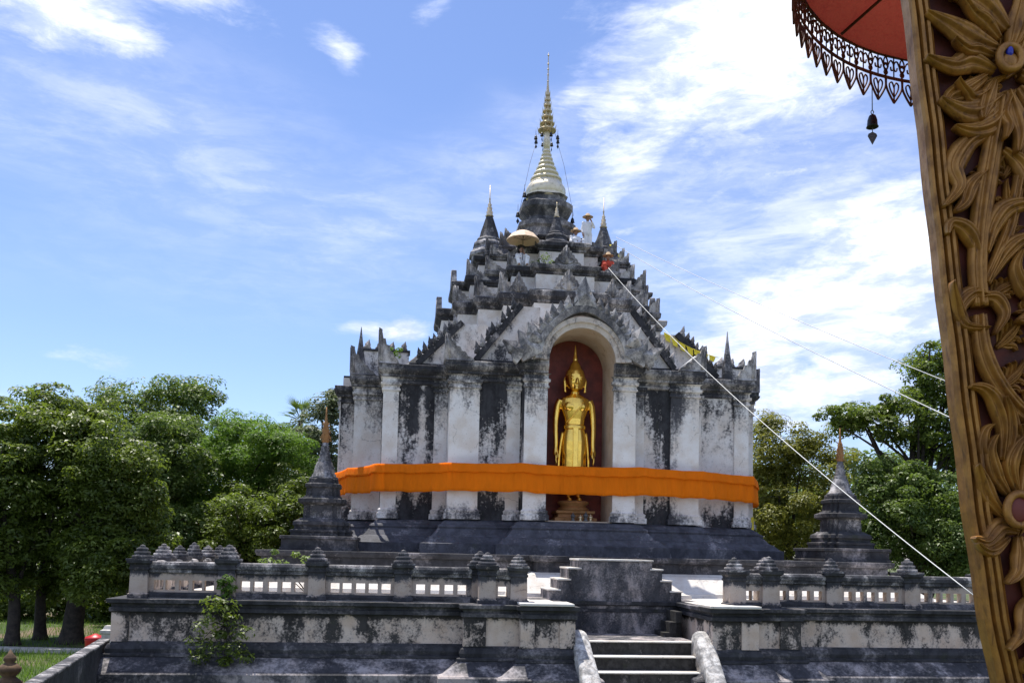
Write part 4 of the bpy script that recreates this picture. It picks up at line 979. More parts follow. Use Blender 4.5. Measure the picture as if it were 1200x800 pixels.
# ------------------------------------------------------------------ trees
def clumps_in(ells, n, rg):
    out = []
    w_ = np.array([e[3] * e[4] * e[5] for e in ells]) ** (2 / 3); w_ /= w_.sum()
    for e, q in zip(ells, (w_ * n).astype(int) + 1):
        d = rg.normal(size=(q, 3)); d /= np.linalg.norm(d, axis=1)[:, None]
        r = rg.uniform(.2, 1, q) ** .5 * rg.choice([.9, 1., 1.05, 1.3], q, p=[.3, .35, .2, .15])
        out.append(np.array(e[:3]) + d * r[:, None] * np.array(e[3:6]))
    return np.concatenate(out)
def leaves(name, cl, rad, per, size, mat, parent, rg, up=.85, flat=.6, slim=.45):
    """leaf-sized folded blades gathered in clumps"""
    n = len(cl) * per
    c = np.repeat(cl, per, 0); rr = np.repeat(rg.uniform(.55, 1.3, len(cl)) * rad, per)
    d = rg.normal(size=(n, 3)); d /= np.linalg.norm(d, axis=1)[:, None]
    fl_ = (d[:, 2] < -.2) & (rg.random(n) < .35); d[fl_, 2] *= -1
    pos = c + d * (rr * rg.uniform(.25, 1, n) ** .4)[:, None] * np.array([1, 1, flat])
    nr = d * .75 + np.array([0, 0, up * .8]) + rg.normal(size=(n, 3)) * .34; nr /= np.linalg.norm(nr, axis=1)[:, None]
    ax = np.cross(nr, rg.normal(size=(n, 3))); ax /= np.linalg.norm(ax, axis=1)[:, None]
    bx = np.cross(nr, ax)
    L = (size * rg.uniform(.6, 1.35, n))[:, None]; Wd = L * slim
    b = pos - ax * L * .5; t = pos + ax * L * .5 - np.array([0, 0, 1]) * L * .12
    s1 = pos + bx * Wd * .5 + nr * Wd * .12; s2 = pos - bx * Wd * .5 + nr * Wd * .12
    V = np.stack([b, s1, t, s2], 1).reshape(-1, 3)
    cv = np.repeat(rg.random(len(cl)), per); var = np.clip(cv * .6 + rg.random(n) * .4, 0, 1)
    return leaf_mesh(name, V, 4, var, mat, parent)
def tree(name, label, base, ells, mat, ncl, rad, per, size, trunk_r=.3, seed=1, group='trees around the temple', lean=(0, 0), cat='tree', trunk_top=None, limbs=14, **kw):
    """ells in world coordinates: crown bodies (x, y, z, rx, ry, rz)"""
    rg = np.random.default_rng(seed); base = Vector(base)
    root = thing(name, label, cat, base, 0, group)
    E_ = [(e[0] - base.x, e[1] - base.y, e[2] - base.z) + tuple(e[3:]) for e in ells]
    cl = clumps_in(E_, ncl, rg)
    leaves('crown', cl, rad, per, size, mat, root, rg, **kw)
    zmax = max(e[2] for e in E_); mx = np.mean([e[0] for e in E_]); my = np.mean([e[1] for e in E_])
    tt = trunk_top or zmax * .75
    mb = MB(); pts = spline([(0, 0, -.1), (rg.normal() * .12, rg.normal() * .1, tt * .3), (mx * .4, my * .4, tt * .65), (mx * .8, my * .8, tt)], 5)
    rad_ = [trunk_r * (1.25 - .95 * (i / (len(pts) - 1)) ** .8) for i in range(len(pts))]; rad_[0] *= 1.45; rad_[1] *= 1.12
    mb.tube(pts, rad_, 12)
    tr = mb.build('trunk', M['bark'], root)
    tgt = cl[rg.choice(len(cl), min(limbs, len(cl)), replace=False)]
    mb = MB()
    for q in tgt:
        i = int(np.clip(len(pts) * (.35 + .6 * rg.random()), 1, len(pts) - 1)); p = pts[i]
        if q[2] < p.z - .5: i = max(1, int(len(pts) * .35)); p = pts[i]
        q = Vector(q); mid = p.lerp(q, .5) + Vector((0, 0, .25 * rg.random() + .1)) 
        lp = spline([p, mid, q], 5); mb.tube(lp, [rad_[i] * .5 * (1 - .85 * t / (len(lp) - 1)) + .012 for t in range(len(lp))], 7)
    mb.build('limbs', M['bark'], root)
    return root
def el(px, py, Y, rx, rz, ry=None):
    """crown body whose middle is seen at a photo place, radii in photo pixels"""
    p = P(px, py, Y); k_ = Y / F
    return (p.x, p.y, p.z, rx * k_, (ry or rx) * k_, rz * k_)
def gb(px, Y): p = P(px, 700, Y); return (p.x, Y, 0)
# front left: three dark glossy trees
tree('broadleaf_tree', 'dark glossy tree at the far left edge with its trunk in the picture', gb(17, 33), [el(-10, 560, 33, 75, 60, 60), el(35, 520, 34, 60, 55), el(-60, 640, 33, 70, 60), el(0, 650, 33, 48, 52)], M['leaf_dark'], 250, .62, 190, .17, .22, 11)
tree('broadleaf_tree', 'dark glossy tree second from the left with a thin straight trunk', gb(50, 35), [el(60, 550, 35, 60, 75), el(55, 480, 36, 35, 28), el(90, 610, 34.5, 55, 55), el(60, 665, 35, 50, 42)], M['leaf_dark'], 250, .62, 190, .17, .20, 12)
tree('broadleaf_tree', 'dark glossy tree with the thickest trunk nearest the terrace corner', gb(86, 34), [el(120, 565, 34, 60, 70, 45), el(150, 600, 34, 40, 55, 40), el(110, 500, 35, 32, 28), el(128, 662, 33.5, 55, 52)], M['leaf_dark'], 300, .62, 190, .17, .36, 13)
tree('background_tree', 'tall grey green tree rising highest behind the dark left trees', gb(190, 52), [el(205, 480, 52, 46, 40), el(225, 470, 52, 30, 22), el(130, 490, 51, 45, 40), el(190, 540, 51, 60, 70), el(160, 600, 50, 70, 70)], M['leaf_mid'], 330, .85, 150, .21, .4, 14)
tree('broadleaf_tree', 'bushy round tree with pale topped leaves behind the left balustrade', gb(150, 42), [el(190, 530, 42, 48, 55), el(170, 590, 42, 50, 70), el(200, 640, 41, 45, 45)], M['leaf_mid'], 270, .72, 170, .18, .3, 15)
tree('feathery_tree', 'bright lime green feathery tree left of the chedi', gb(290, 46), [el(290, 530, 46, 62, 42), el(270, 505, 46, 22, 26), el(330, 540, 46, 40, 45), el(245, 560, 45, 40, 45), el(230, 610, 44, 36, 40)], M['leaf_bright'], 290, .72, 150, .2, .25, 16, slim=.3)
tree('shrubby_tree', 'dark rounded shrub tree low behind the left balustrade', gb(300, 43), [el(290, 615, 43, 75, 45), el(260, 640, 42.5, 60, 30), el(340, 600, 43.5, 40, 50)], M['leaf_dark'], 290, .66, 150, .17, .25, 17)
tree('pale_tree', 'pale dusty leaved tree beside the left edge of the chedi', gb(375, 50), [el(375, 540, 50, 30, 75), el(388, 480, 50, 16, 24), el(360, 600, 50, 36, 60)], M['leaf_pale'], 200, .7, 95, .24, .25, 18)
tree('background_tree', 'mid green tree filling the gap behind the lime tree', gb(310, 58), [el(320, 550, 58, 90, 55), el(240, 560, 60, 80, 60), el(330, 620, 56, 100, 60)], M['leaf_mid'], 300, 1.0, 90, .3, .35, 19)
# right side
tree('yellow_tree', 'yellow green open tree just right of the chedi', gb(925, 52), [el(910, 530, 52, 38, 42), el(955, 545, 52, 48, 38), el(890, 600, 52, 35, 60), el(940, 610, 51, 60, 45), el(900, 500, 53, 18, 18)], M['leaf_yellow'], 270, .82, 140, .2, .3, 21)
tree('spreading_tree', 'tall dark spreading tree behind the gilded board with a bare branch reaching left', gb(1075, 40), [el(1095, 440, 40, 38, 40), el(1060, 490, 40, 48, 32), el(1000, 485, 40, 40, 14, 30), el(1110, 520, 40, 45, 50), el(985, 500, 40, 22, 10, 20), el(1150, 450, 41, 50, 60)], M['leaf_dark'], 300, .55, 130, .18, .32, 22, limbs=26)
tree('low_tree', 'light dappled leafy tree low behind the right balustrade', gb(1080, 38), [el(1075, 600, 38, 60, 60), el(1040, 560, 38.5, 36, 30), el(1110, 640, 37, 50, 40), el(1020, 630, 38, 36, 40)], M['leaf_mid'], 300, .6, 170, .16, .25, 23)
tree('background_tree', 'dark tree standing in the background behind the right small stupa', gb(1000, 58), [el(1000, 580, 58, 80, 60), el(900, 600, 60, 70, 60), el(1090, 590, 56, 80, 70)], M['leaf_mid'], 280, .95, 85, .3, .35, 24)
# palm head showing above the trees
pb_ = P(352, 492, 62); palm = thing('palm_tree', 'palm head of stiff fronds showing above the trees left of the chedi', 'palm', (pb_.x, 62, 0), 0, 'trees around the temple')
mb = MB(); mb.tube([(0, 0, -.1), (.1, 0, pb_.z * .5), (0, 0, pb_.z)], [.25, .2, .16], 10); mb.build('trunk', M['bark'], palm)
mb = MB(); rg = np.random.default_rng(5)
for i in range(34):
    a = rg.uniform(0, 6.28); e_ = rg.uniform(-.5, 1.2); L = rg.uniform(1.2, 1.9); d = Vector((math.cos(a) * math.cos(e_), math.sin(a) * math.cos(e_), math.sin(e_))); c0 = Vector((0, 0, pb_.z)) + d * .2
    sd = d.cross(Vector((0, 0, 1))).normalized(); up_ = sd.cross(d)
    for j in range(9):   # fan of stiff blades
        f = (j - 4) / 4; dd = (d * math.cos(f * .9) + sd * math.sin(f * .9)).normalized(); b_ = c0 + d * .7
        mb.add([c0 + d * .65 - up_ * .01, b_ + dd * .35 + up_ * .03 + sd * .035, b_ + dd * (L * .62) - up_ * .12, b_ + dd * .35 + up_ * .03 - sd * .035], [(0, 1, 2, 3)])
    mb.tube([c0, c0 + d * .7], .02, 4)
o = mb.build('crown', M['leaf_mid'], palm)
# far wood closing the view: one mass nobody could count
fw_ = [el(px, 622, 85, 90, 45, 60) for px in range(-260, 1500, 70) ]
rg = np.random.default_rng(31); cl = clumps_in(fw_, 620, rg)
o = leaves('far_wood', cl, 1.7, 70, .5, M['leaf_mid'], None, rg); tag(o, 'dark band of far woodland behind the temple trees', 'woodland', kind='stuff')
# shaded undergrowth under the left trees
us = [el(px, 695, 44, 40, 38, 40) for px in range(-160, 260, 24)]
rg = np.random.default_rng(32); cl = clumps_in(us, 380, rg); 
o = leaves('undergrowth', cl, .7, 90, .24, M['leaf_dark'], None, rg); tag(o, 'shaded undergrowth behind the trunks of the left trees', 'undergrowth', kind='stuff')

# plants rooted in the terrace wall
def plant(name, label, p, cl, rad, per, size, mat, seed, stem=True):
    rg = np.random.default_rng(seed); root = thing(name, label, 'plant', p)
    cl = np.array(cl); leaves('foliage', cl, rad, per, size, mat, root, rg)
    mb = MB()
    for q in cl: mb.tube([(0, .1, -.05), Vector(q) * .5 + Vector((0, 0, .05)), q], [.014, .01, .005], 5)
    mb.build('stems', M['bark'], root); return root
p = Wp(-10.05, -15.12, TZ + .02)
plant('wall_plant', 'bright green weed growing on the ledge against the second balustrade post', p, [(0, -.02, .28), (.06, -.05, .48), (-.1, -.04, .40), (.02, -.02, .12), (.14, -.03, .25)], .15, 38, .13, M['leaf_bright'], 41)
p = Wp(-10.0, -15.5, 1.95)
plant('hanging_bush', 'dark green bush hanging on the terrace wall below the weed', p, [(x, -.12 - abs(z) * .1, z) for x, z in ((-.1, .25), (.25, .1), (-.35, -.05), (.5, -.2), (0, -.25), (-.5, -.45), (.35, -.55), (-.15, -.6), (.15, -.85), (.6, -.75), (-.45, -.8), (.1, .4), (-.2, .5))], .30, 85, .12, M['leaf_dark'], 42)
p = Wp(-8.3, -12.6, TZ)
plant('weed', 'thin bright weed on the terrace left of the small stupa', p, [(-1.2, 0, .9), (-1.0, 0, 1.15), (-.4, 0, 1.1), (-.8, .1, .8), (-.1, .1, .95)], .22, 30, .14, M['leaf_mid'], 43)
p = Wp(-6.3, -6.5, E + 6.65)
plant('roof_weed', 'small green weed sprouting from the left cornice of the chedi', p, [(0, -.05, .15), (.2, 0, .3), (-.15, 0, .3), (.1, -.1, .05)], .18, 40, .11, M['leaf_bright'], 44)
p = Wp(-.6, -3.3, E + 11.1)
plant('roof_weed', 'small dark weed growing on the roof tier above the arch', p, [(0, -.8, .15), (.3, -.8, .1), (-.3, -.8, .05), (.1, -.85, .3)], .22, 45, .10, M['leaf_mid'], 45)

# ------------------------------------------------------------------ rope, wires, flags
def cord(name, label, cat, a, b, sag, r, mat, group=None):
    a, b = Vector(a), Vector(b); mb = MB(); pts = []
    for i in range(33):
        t = i / 32; p = a.lerp(b, t) - a; p.z -= sag * 4 * t * (1 - t); pts.append(p)
    mb.tube(pts, r, 6); o = mb.build(name, mat); o.location = a; return tag(o, label, cat, group)
top = Wp(2.05, -2.9, E + 12.4)
cord('rope', 'white rope slanting down from the chedi roof across the front to bottom right', 'rope', P(713, 314, 34.2), P(1150, 704, 15.0), .45, .009, M['rope'])
cord('wire', 'lower of the two thin wires crossing the clouds at right', 'wire', P(718, 285, 38), P(1150, 506, 18), .2, .012, M['wire'], 'thin wires running from the spire')
cord('wire', 'upper of the two thin wires crossing the clouds at right', 'wire', P(722, 278, 38), P(1130, 455, 22), .15, .011, M['wire'], 'thin wires running from the spire')
# short pale tube propped on the right gable
mb = MB(); a, b = P(797, 432, 31.0), P(815, 418, 31.2); mb.tube([(0, 0, 0), (b - a)], .035, 10); o = mb.build('lamp_tube', M['rope']); o.location = a; tag(o, 'short white tube propped slanting on the right gable beside the rope', 'tube')
# yellow pennants
fl = thing('pennant_string', 'string of small yellow pennants along the right roof edge', 'bunting', P(778, 389, 32.0)); a, b = P(777, 386, 32.0), P(841, 416, 32.0); o0 = a.copy()
mb = MB(); n = 12
mb.tube([a.lerp(b, t / 12) - o0 - Vector((0, 0, .12 * math.sin(math.pi * t / 12))) for t in range(13)], .012, 5); mb.build('line', M['flag'], fl)
for i in range(7):
    t = (i + .4) / 7.2; c0 = a.lerp(b, t) - o0 - Vector((0, 0, .12 * math.sin(math.pi * t))); d = (b - a).normalized()
    mb = MB(); q = random.uniform(-.05, .05); w_ = .13; h = .26 if i < 4 else .17
    rs = []
    mb.add([c0 - d * w_, c0 + d * w_, c0 + d * w_ * .8 + Vector((q, .05, -h)), c0 - d * w_ * .7 + Vector((q, -.06, -h * 1.05)), c0 + Vector((0, .04, -h * .5))], [(0, 3, 4), (3, 2, 4), (2, 1, 4), (1, 0, 4)])
    o = mb.build('pennant', M['flag'], fl); o.modifiers.new('thick', 'SOLIDIFY').thickness = .006
mb = MB(); a = P(719, 287, 36.6); pts = []
for i in range(7):
    t = i / 6; c0 = P(716 + 12 * t, 287 + 26 * t, 36.6) - a
    pts.append([(c0.x - .07 - .03 * math.sin(t * 5), c0.y, c0.z), (c0.x + .09, c0.y + .06 * math.sin(t * 9), c0.z + .05)])
mb.rings(pts, closed=False, cap0=False, cap1=False, smooth=True); o = mb.build('flag', M['flag']); o.location = a; o.modifiers.new('thick', 'SOLIDIFY').thickness = .008; tag(o, 'limp yellow flag hanging beside the right small spire', 'flag')
mb = MB(); a = P(880, 612, 34.5); mb.add([(0, 0, .2), (.10, 0, .22), (.12, .03, -.35), (.02, -.02, -.42)], [(0, 1, 2, 3)]); o = mb.build('flag', M['flag']); o.location = a; o.modifiers.new('thick', 'SOLIDIFY').thickness = .008; tag(o, 'scrap of yellow cloth at the lower right corner of the chedi', 'cloth scrap')

# small things at the lower left
mb = MB(); mb.rings([[(-h, -h, z), (h, -h, z), (h, h, z), (-h, h, z)] for z, h in [(0, .17), (.9, .17), (.92, .21), (1.0, .21), (1.02, .15), (1.12, .1)]]); o = mb.build('marker_post', M['concrete'], bevel=.01); p = P(126, 765, 27.5); o.location = (p.x, 27.5, 0); o.scale = (.9, .9, 1.15); tag(o, 'short pale concrete post on the grass beside the terrace corner', 'post')
rb = thing('waste_bin', 'small red plastic bin on the grass under the left trees', 'bin', (P(111, 760, 29).x, 29, 0))
mb = MB(); mb.lathe([(.24, 0), (.27, .2), (.31, .66), (.33, .70), (.31, .72), (.28, .70), (.22, .05)], 20); mb.build('body', M['redplastic'], rb)
mb = MB(); mb.lathe([(.33, .70), (.30, .78), (.12, .84), (.05, .88), (.0, .88)], 20); mb.build('lid', M['redplastic'], rb)
# ochre gate post with a lotus bud finial at the left edge
op = P(10, 800, 19.5); gp = thing('finial_post', 'ochre masonry post with stacked bud finial at the bottom left edge', 'post', (op.x, 19.5, -.32))
mb = MB(); mb.rings([[(-h, -h, z), (h, -h, z), (h, h, z), (-h, h, z)] for z, h in [(0, .36), (.2, .36), (.24, .28), (.85, .28), (.9, .34), (1.0, .34), (1.04, .26)]]); mb.build('shaft', M['terracotta'], gp, bevel=.015)
mb = MB(); mb.lathe([(.24, 1.03), (.28, 1.08), (.20, 1.14), (.13, 1.20), (.22, 1.30), (.24, 1.38), (.16, 1.46), (.09, 1.50), (.13, 1.56), (.12, 1.62), (.06, 1.68), (.01, 1.78)], 18); mb.build('bud_finial', M['terracotta'], gp)

# ------------------------------------------------------------------ gilded carved board in the foreground
BY = 2.4
def ex(py):   # left edge of the board (photo place) by height
    t = [(-160, 1042), (0, 1059), (150, 1077), (300, 1094), (450, 1112), (600, 1130), (740, 1151), (800, 1164), (900, 1190), (1000, 1222)]
    for (a, x0), (b, x1) in zip(t, t[1:]):
        if a <= py <= b: return x0 + (x1 - x0) * (py - a) / (b - a)
    return t[-1][1] if py > 0 else t[0][1]
YS = list(range(-150, 1000, 25))
b0 = P(1222, 1000, BY)
bd = thing('carved_board', 'gilded carved wooden board with foliage relief filling the right edge', 'carved board', b0)
def B(px, py, d=0.):
    p = P(px, py, BY); return Vector((p.x, p.y - d, p.z)) - b0
mb = MB(); rs = []
for y in YS:
    x = ex(y); q0, q1 = B(x + 22, y), B(x + 330, y)
    rs.append([tuple(q0 + Vector((0, 0, 0))), tuple(q1), tuple(q1 + Vector((0, .07, 0))), tuple(q0 + Vector((0, .07, 0)))])
mb.rings(rs); mb.build('panel', M['maroon'], bd)
mb = MB(); rs = []
for y in YS:
    x = ex(y); w_ = 26 + 6 * max(0, (y - 300) / 500); wob = .6 * math.sin(y * .05)
    prof = [(0, -.03), (0, .012), (.06, .022), (.16, .026), (.24, .018), (.28, .010), (.34, .024), (.44, .030), (.52, .022), (.56, .012), (.62, .024), (.72, .028), (.80, .018), (.84, .008), (.92, .014), (1, .004), (1, -.03)]
    rs.append([tuple(B(x + wob + u * w_, y, d + .012)) for u, d in prof] )
mb.rings([r_[::-1] for r_ in rs][::-1], smooth=False); o = mb.build('edge_moulding', M['carved'], bd)
def stroke(pts, w_, h, lift=.02, taper0=.35, taper1=.05, curl=.03, grooves=3):
    """one carved leaf or stem: ridged blade along a curve, its tip rising off the ground"""
    pl = spline([(x, y, 0) for x, y in pts], 7); n = len(pl); rs = []
    for i, p in enumerate(pl):
        t = i / (n - 1); tg = (pl[min(i + 1, n - 1)] - pl[max(i - 1, 0)]).normalized(); nx, ny = -tg.y, tg.x
        bell = (math.sin(math.pi * min(1, (.12 + .88 * t))) ** .7) if taper1 < .3 else 1
        ww = w_ * (taper0 + (1 - taper0) * min(1, t / .35)) * (1 if t < .45 else max(taper1, 1 - (t - .45) / .55 * (1 - taper1)) ** .75)
        hh = h * (.55 + .45 * min(1, ww / w_)); z0 = lift + curl * t ** 2
        row = []
        for j in range(25):
            s_ = -1 + 2 * j / 24; z = hh * (.55 * math.sqrt(max(0, 1 - s_ * s_)) + .45 * (1 - abs(s_))) * (1 - .42 * ((1 - math.cos(s_ * math.pi * grooves)) / 2) ** 1.5)
            row.append(tuple(B(p.x + nx * s_ * ww / 2, p.y + ny * s_ * ww / 2, z0 + z)))
        row.append(tuple(B(p.x + nx * ww * .36, p.y + ny * ww * .36, z0 - .02))); row.append(tuple(B(p.x - nx * ww * .36, p.y - ny * ww * .36, z0 - .02)))
        rs.append(row)
    mb = MB(); mb.rings([r_[::-1] for r_ in rs], smooth=True); return mb
def leaf(pts, w_, h=.03, **kw): return stroke(pts, w_, h, **kw).build('carved_leaf', M['carved'], bd)
def stem(pts, w_, h=.03, **kw): return stroke(pts, w_, h, taper0=.8, taper1=.75, curl=.0, **kw).build('carved_stem', M['carved'], bd)
# stems first, then leaves
stem([(1168, 120), (1156, 190), (1146, 250), (1141, 310), (1144, 362)], 27, .026)
stem([(1142, 372), (1146, 410), (1160, 445), (1185, 478), (1222, 505)], 25, .03)
stem([(1150, 335), (1166, 300), (1180, 262), (1192, 200), (1200, 140)], 16, .022)
stem([(1210, 470), (1206, 520), (1198, 560), (1192, 600)], 22, .025)
stem([(1190, 640), (1205, 690), (1215, 740), (1222, 800)], 24, .025)
stem([(1225, 300), (1240, 420), (1236, 520)], 26, .03)
for pts, w_, cu in (
    ([(1162, 62), (1135, 52), (1106, 38), (1076, 27)], 34, .03), ([(1175, 40), (1150, 12), (1118, -2), (1085, -6)], 36, .03),
    ([(1160, 88), (1132, 78), (1108, 86), (1074, 80)], 30, .04), ([(1150, 95), (1125, 112), (1106, 122), (1098, 134)], 26, .03),
    ([(1168, 118), (1142, 136), (1118, 138), (1090, 128)], 34, .04), ([(1176, 126), (1158, 150), (1134, 160), (1108, 158)], 28, .03),
    ([(1178, 66), (1186, 40), (1190, 10), (1180, -20)], 30, .03), ([(1190, 78), (1204, 50), (1222, 30), (1240, 5)], 32, .03),
    ([(1190, 92), (1210, 96), (1232, 92), (1256, 100)], 30, .03), ([(1188, 108), (1206, 132), (1214, 160), (1206, 185)], 28, .04), ([(1176, 112), (1184, 140), (1186, 165), (1178, 190)], 26, .04),
    ([(1160, 100), (1148, 128), (1140, 150)], 24, .03),
    ([(1158, 160), (1130, 172), (1112, 200), (1116, 226), (1096, 250)], 28, .03), ([(1150, 205), (1132, 222), (1122, 244), (1108, 256)], 22, .03),
    ([(1170, 180), (1190, 196), (1198, 222), (1192, 240)], 24, .03), ([(1178, 160), (1204, 168), (1222, 190), (1226, 225)], 26, .03),
    ([(1144, 318), (1138, 290), (1124, 272), (1106, 268), (1100, 282)], 24, .03), ([(1150, 300), (1158, 270), (1172, 250), (1196, 246), (1206, 262)], 26, .03), ([(1154, 330), (1172, 300), (1190, 286), (1212, 290)], 24, .03),
    ([(1160, 352), (1136, 346), (1118, 362), (1124, 384), (1150, 388)], 22, .02), ([(1138, 392), (1122, 380), (1112, 360), (1102, 338)], 18, .05), ([(1140, 352), (1160, 352), (1170, 372), (1156, 396)], 20, .02),
    ([(1222, 392), (1204, 376), (1190, 378), (1178, 382)], 18, .04), ([(1216, 360), (1196, 344), (1182, 320), (1186, 300)], 22, .03),
    ([(1168, 540), (1170, 500), (1158, 470), (1142, 458), (1124, 457)], 24, .04), ([(1172, 545), (1180, 512), (1176, 486), (1166, 468)], 20, .03), ([(1160, 548), (1146, 530), (1146, 508), (1152, 500)], 18, .03), ([(1200, 560), (1196, 520), (1184, 500)], 22, .03),
    ([(1172, 606), (1152, 582), (1142, 562), (1132, 546)], 24, .04), ([(1176, 580), (1160, 556), (1152, 530), (1156, 512)], 22, .03), ([(1186, 576), (1178, 548), (1184, 524), (1196, 510)], 22, .03), ([(1200, 582), (1206, 556), (1218, 538)], 22, .03),
    ([(1186, 622), (1166, 618), (1146, 634), (1126, 630)], 26, .05), ([(1176, 630), (1160, 642), (1146, 644), (1130, 636)], 20, .05),
    ([(1188, 628), (1190, 650), (1182, 670), (1164, 682)], 26, .05), ([(1204, 628), (1214, 654), (1212, 690), (1200, 712)], 26, .04),
    ([(1210, 696), (1196, 712), (1188, 738), (1166, 758)], 26, .05), ([(1222, 716), (1206, 740), (1206, 764), (1196, 790)], 24, .04), ([(1216, 780), (1200, 776), (1190, 780), (1184, 770)], 20, .04), ([(1230, 800), (1210, 806), (1198, 830), (1186, 850)], 28, .04),
    ([(1160, 72), (1140, 66), (1124, 68), (1104, 62)], 18, .05), ([(1166, 52), (1150, 34), (1132, 26), (1112, 10)], 20, .05), ([(1182, 112), (1170, 138), (1172, 156), (1162, 176)], 18, .05), ([(1158, 108), (1136, 122), (1124, 118), (1108, 108)], 18, .05), ([(1186, 60), (1200, 34), (1206, 8), (1216, -12)], 20, .05),
    ([(1240, 600), (1222, 620), (1224, 660)], 26, .03), ([(1245, 430), (1226, 440), (1214, 462)], 24, .03)):
    leaf(pts, w_, .026, curl=cu)
# small acanthus sprays filling the ground between the big leaves
def acanthus(cx, cy, ang, L, W_, lift):
    allmb = MB(); d = Vector((math.cos(ang), math.sin(ang))); n_ = Vector((-d.y, d.x)); bend = random.choice((-1, 1)) * .25
    def q(u, v): p = Vector((cx, cy)) + d * (u * L) + n_ * (v * L + bend * L * u * u); return (p.x, p.y)
    parts_ = [stroke([q(0, 0), q(.35, .02), q(.7, .03), q(1, .12 * bend)], W_, .017, lift + .006, curl=.02)]
    for sgn in (-1, 1):
        for u0, ln in ((.10, .42), (.34, .36), (.56, .26)):
            parts_.append(stroke([q(u0, 0), q(u0 + ln * .5, sgn * ln * .38), q(u0 + ln * .72, sgn * ln * .75), q(u0 + ln * .55, sgn * ln * 1.02)], W_ * .72, .013, lift, curl=.022, grooves=2))
    for p_ in parts_:
        allmb.add(p_.v, p_.f, 0, True)
    return allmb.build('carved_leaf', M['carved'], bd)
random.seed(21)
for yy in range(-60, 960, 58):
    for c_ in range(4):
        u_ = 48 + c_ * 47 + random.uniform(-10, 10); y_ = yy + (c_ % 2) * 29 + random.uniform(-10, 10)
        acanthus(ex(min(y_, 990)) + u_ + (16 if c_ == 0 else 0), y_, random.uniform(-1.5, -.5) if c_ == 0 else (random.uniform(-2.4, -.6) if random.random() < .7 or c_ == 1 else random.uniform(1.8, 3.4)), random.uniform(44, 62) * (.75 if c_ == 0 else 1), random.uniform(12, 16), -.004)
random.seed(33)
# flower eye with blue glass and the ringed boss lower down
mb = MB(); c0 = B(1171, 80, .055); rs = []
for i in range(24):
    a = 2 * math.pi * i / 24; rs.append([tuple(c0 + Vector(((.030 + .011 * math.cos(t)) * math.cos(a), -.011 * math.sin(t), (.034 + .011 * math.cos(t)) * math.sin(a)))) for t in [2 * math.pi * j / 8 for j in range(8)]])
rs.append(rs[0]); mb.rings(rs, cap0=False, cap1=False, smooth=True); mb.build('flower_ring', M['carved'], bd)
mb = MB(); mb.ball(B(1170, 74, .056), (.010, .010, .017), 14, 10); mb.build('glass_bead', M['blue'], bd)
mb = MB(); mb.ball(B(1171, 85, .045), (.028, .02, .03), 14, 10); mb.build('flower_heart', M['carved'], bd)
mb = MB(); c0 = B(1181, 598, .055); rs = []
for i in range(24):
    a = 2 * math.pi * i / 24; rs.append([tuple(c0 + Vector(((.033 + .011 * math.cos(t)) * math.cos(a), -.012 * math.sin(t), (.042 + .011 * math.cos(t)) * math.sin(a)))) for t in [2 * math.pi * j / 8 for j in range(8)]])
rs.append(rs[0]); mb.rings(rs, cap0=False, cap1=False, smooth=True); mb.build('boss_ring', M['carved'], bd)
mb = MB(); mb.ball(B(1181, 598, .05), (.030, .012, .038), 16, 10); mb.build('boss', M['nichered'], bd)

# ------------------------------------------------------------------ red ceremonial parasol with metal fringe
UX, UY, UZ, UR = 2.19, 3.19, E + 2.5, 1.12
um = thing('ceremonial_parasol', 'red ceremonial parasol with pierced metal fringe at the top right', 'parasol', (UX, UY, 0))
mb = MB(); n = 48; rs = []
for r, z in ((.02, .36), (.4, .28), (.8, .14), (UR, 0), (UR - .004, -.012), (.8, .115), (.4, .26), (.02, .335)):
    rs.append([(r * math.cos(2 * math.pi * j / n), r * math.sin(2 * math.pi * j / n), UZ + z) for j in range(n)])
mb.rings(rs, smooth=True, cap0=True, cap1=True); mb.build('canopy', M['redcanopy'], um)
mb = MB(); mb.tube([(0, 0, 0), (0, 0, UZ + .5)], .03, 12); mb.build('pole', M['oldgold'], um)
for j in range(12):
    a = 2 * math.pi * (j + .26) / 12; mb = MB(); mb.tube([(.05 * math.cos(a), .05 * math.sin(a), UZ + .30), (.6 * math.cos(a), .6 * math.sin(a), UZ + .165), ((UR - .02) * math.cos(a), (UR - .02) * math.sin(a), UZ - .02)], .007, 6); mb.build('rib', M['maroon'], um)
mb = MB()
def cyl(a, z, r=UR + .005): return Vector((r * math.cos(a), r * math.sin(a), z))
def arcband(z0, z1, th=.006):
    rs = []
    for j in range(97):
        a = 2 * math.pi * j / 96; rs.append([tuple(cyl(a, UZ + z0, UR)), tuple(cyl(a, UZ + z1, UR)), tuple(cyl(a, UZ + z1, UR + th)), tuple(cyl(a, UZ + z0, UR + th))])
    mb.rings(rs, cap0=False, cap1=False)
arcband(-.012, .012, .012); arcband(-.128, -.114)
N = 72
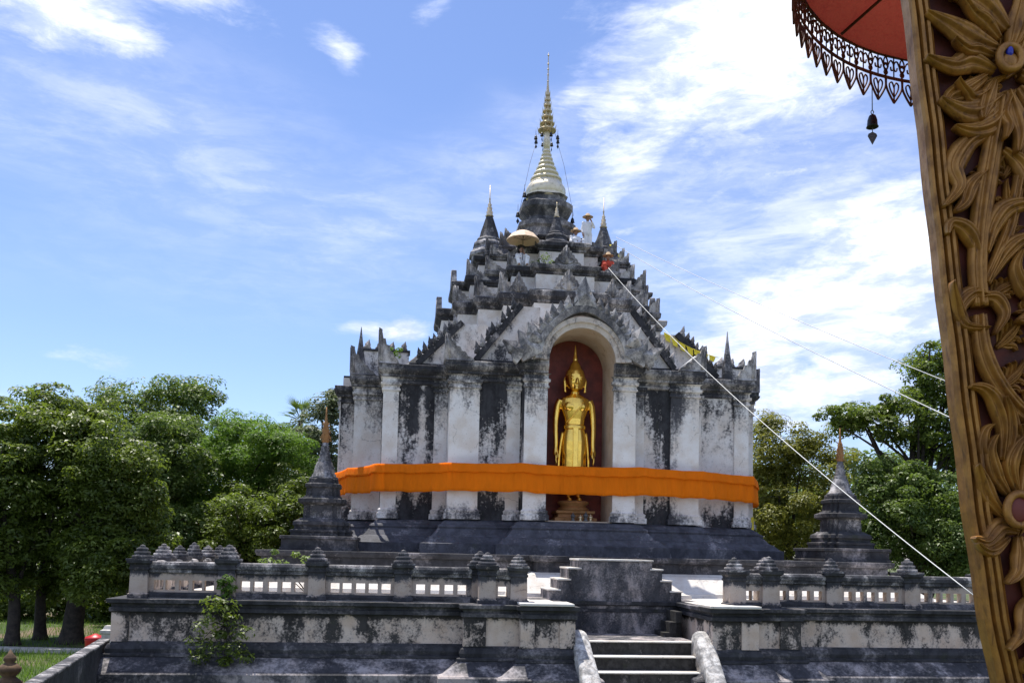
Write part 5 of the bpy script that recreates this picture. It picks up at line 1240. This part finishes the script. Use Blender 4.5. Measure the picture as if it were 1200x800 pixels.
for j in range(N):
    a0 = 2 * math.pi * j / N; da = 2 * math.pi / N
    if not (1.7 < (a0 % (2 * math.pi)) < 4.4): continue      # the stretch the photograph shows and a good margin
    for s in (0, 1):     # running scroll in the upper band
        f = lambda u, z: cyl(a0 + da * ((1 - u) if s else u), UZ + z)
        mb.tube(spline([f(0, -.115), f(.10, -.07), f(.30, -.03), f(.48, -.045), f(.46, -.075), f(.34, -.078), f(.30, -.062)], 4), .0042, 5)
        mb.tube(spline([f(0, -.012), f(.12, -.035), f(.10, -.06), f(.02, -.05)], 3), .004, 5)
    mb.tube([cyl(a0 + da * .5, UZ - .01), cyl(a0 + da * .5, UZ - .118)], .0035, 5)
    for zz, rr_ in ((-.062, .016), (-.095, .011)):       # little rosettes between the scrolls
        c_ = cyl(a0 + da * .0, UZ + zz); tg_ = Vector((-math.sin(a0), math.cos(a0), 0))
        mb.tube([c_ + (tg_ * math.cos(t * .785) + Vector((0, 0, math.sin(t * .785)))) * rr_ for t in range(9)], .0038, 5)
    mb.tube([cyl(a0 + da * .5, UZ - .165), cyl(a0 + da * .5, UZ - .24)], .0045, 5)
    for s in (0, 1):     # pendant heart below
        f = lambda u, z: cyl(a0 + da * ((1 - u) if s else u), UZ + z)
        mb.tube(spline([f(0.02, -.122), f(.02, -.165), f(.22, -.205), f(.5, -.245)], 4), .0055, 5)
        mb.tube(spline([f(.5, -.215), f(.28, -.180), f(.22, -.150), f(.38, -.140), f(.5, -.165)], 3), .0042, 5)
mb.build('metal_fringe', M['maroon'], um)
# wind bell under the fringe
hp = P(1022, 112, 3.72); wb = thing('wind_bell', 'small dark wind bell with leaf clapper hanging below the red parasol', 'bell', hp)
# hangs from the lower edge of the fringe nearest this point
mb = MB(); mb.tube([(0, 0, .04), (0, 0, -.065)], .0022, 5); mb.tube(spline([(0, 0, -.065), (.006, 0, -.075), (0, 0, -.085), (-.006, 0, -.075), (0, 0, -.065)], 3), .002, 5); mb.build('chain', M['leadgrey'], wb)
mb = MB(); mb.lathe([(.004, -.085), (.014, -.092), (.020, -.11), (.022, -.135), (.026, -.142), (.022, -.143), (.016, -.11), (.004, -.095)], 18); mb.build('bell', M['bellmetal'], wb)
mb = MB(); mb.tube([(0, 0, -.11), (0, 0, -.165)], .002, 5)
mb.prism([(0, -.163), (.017, -.172), (.020, -.182), (.0, -.220), (-.020, -.182), (-.017, -.172)], -.002, .002); mb.build('clapper', M['leadgrey'], wb)
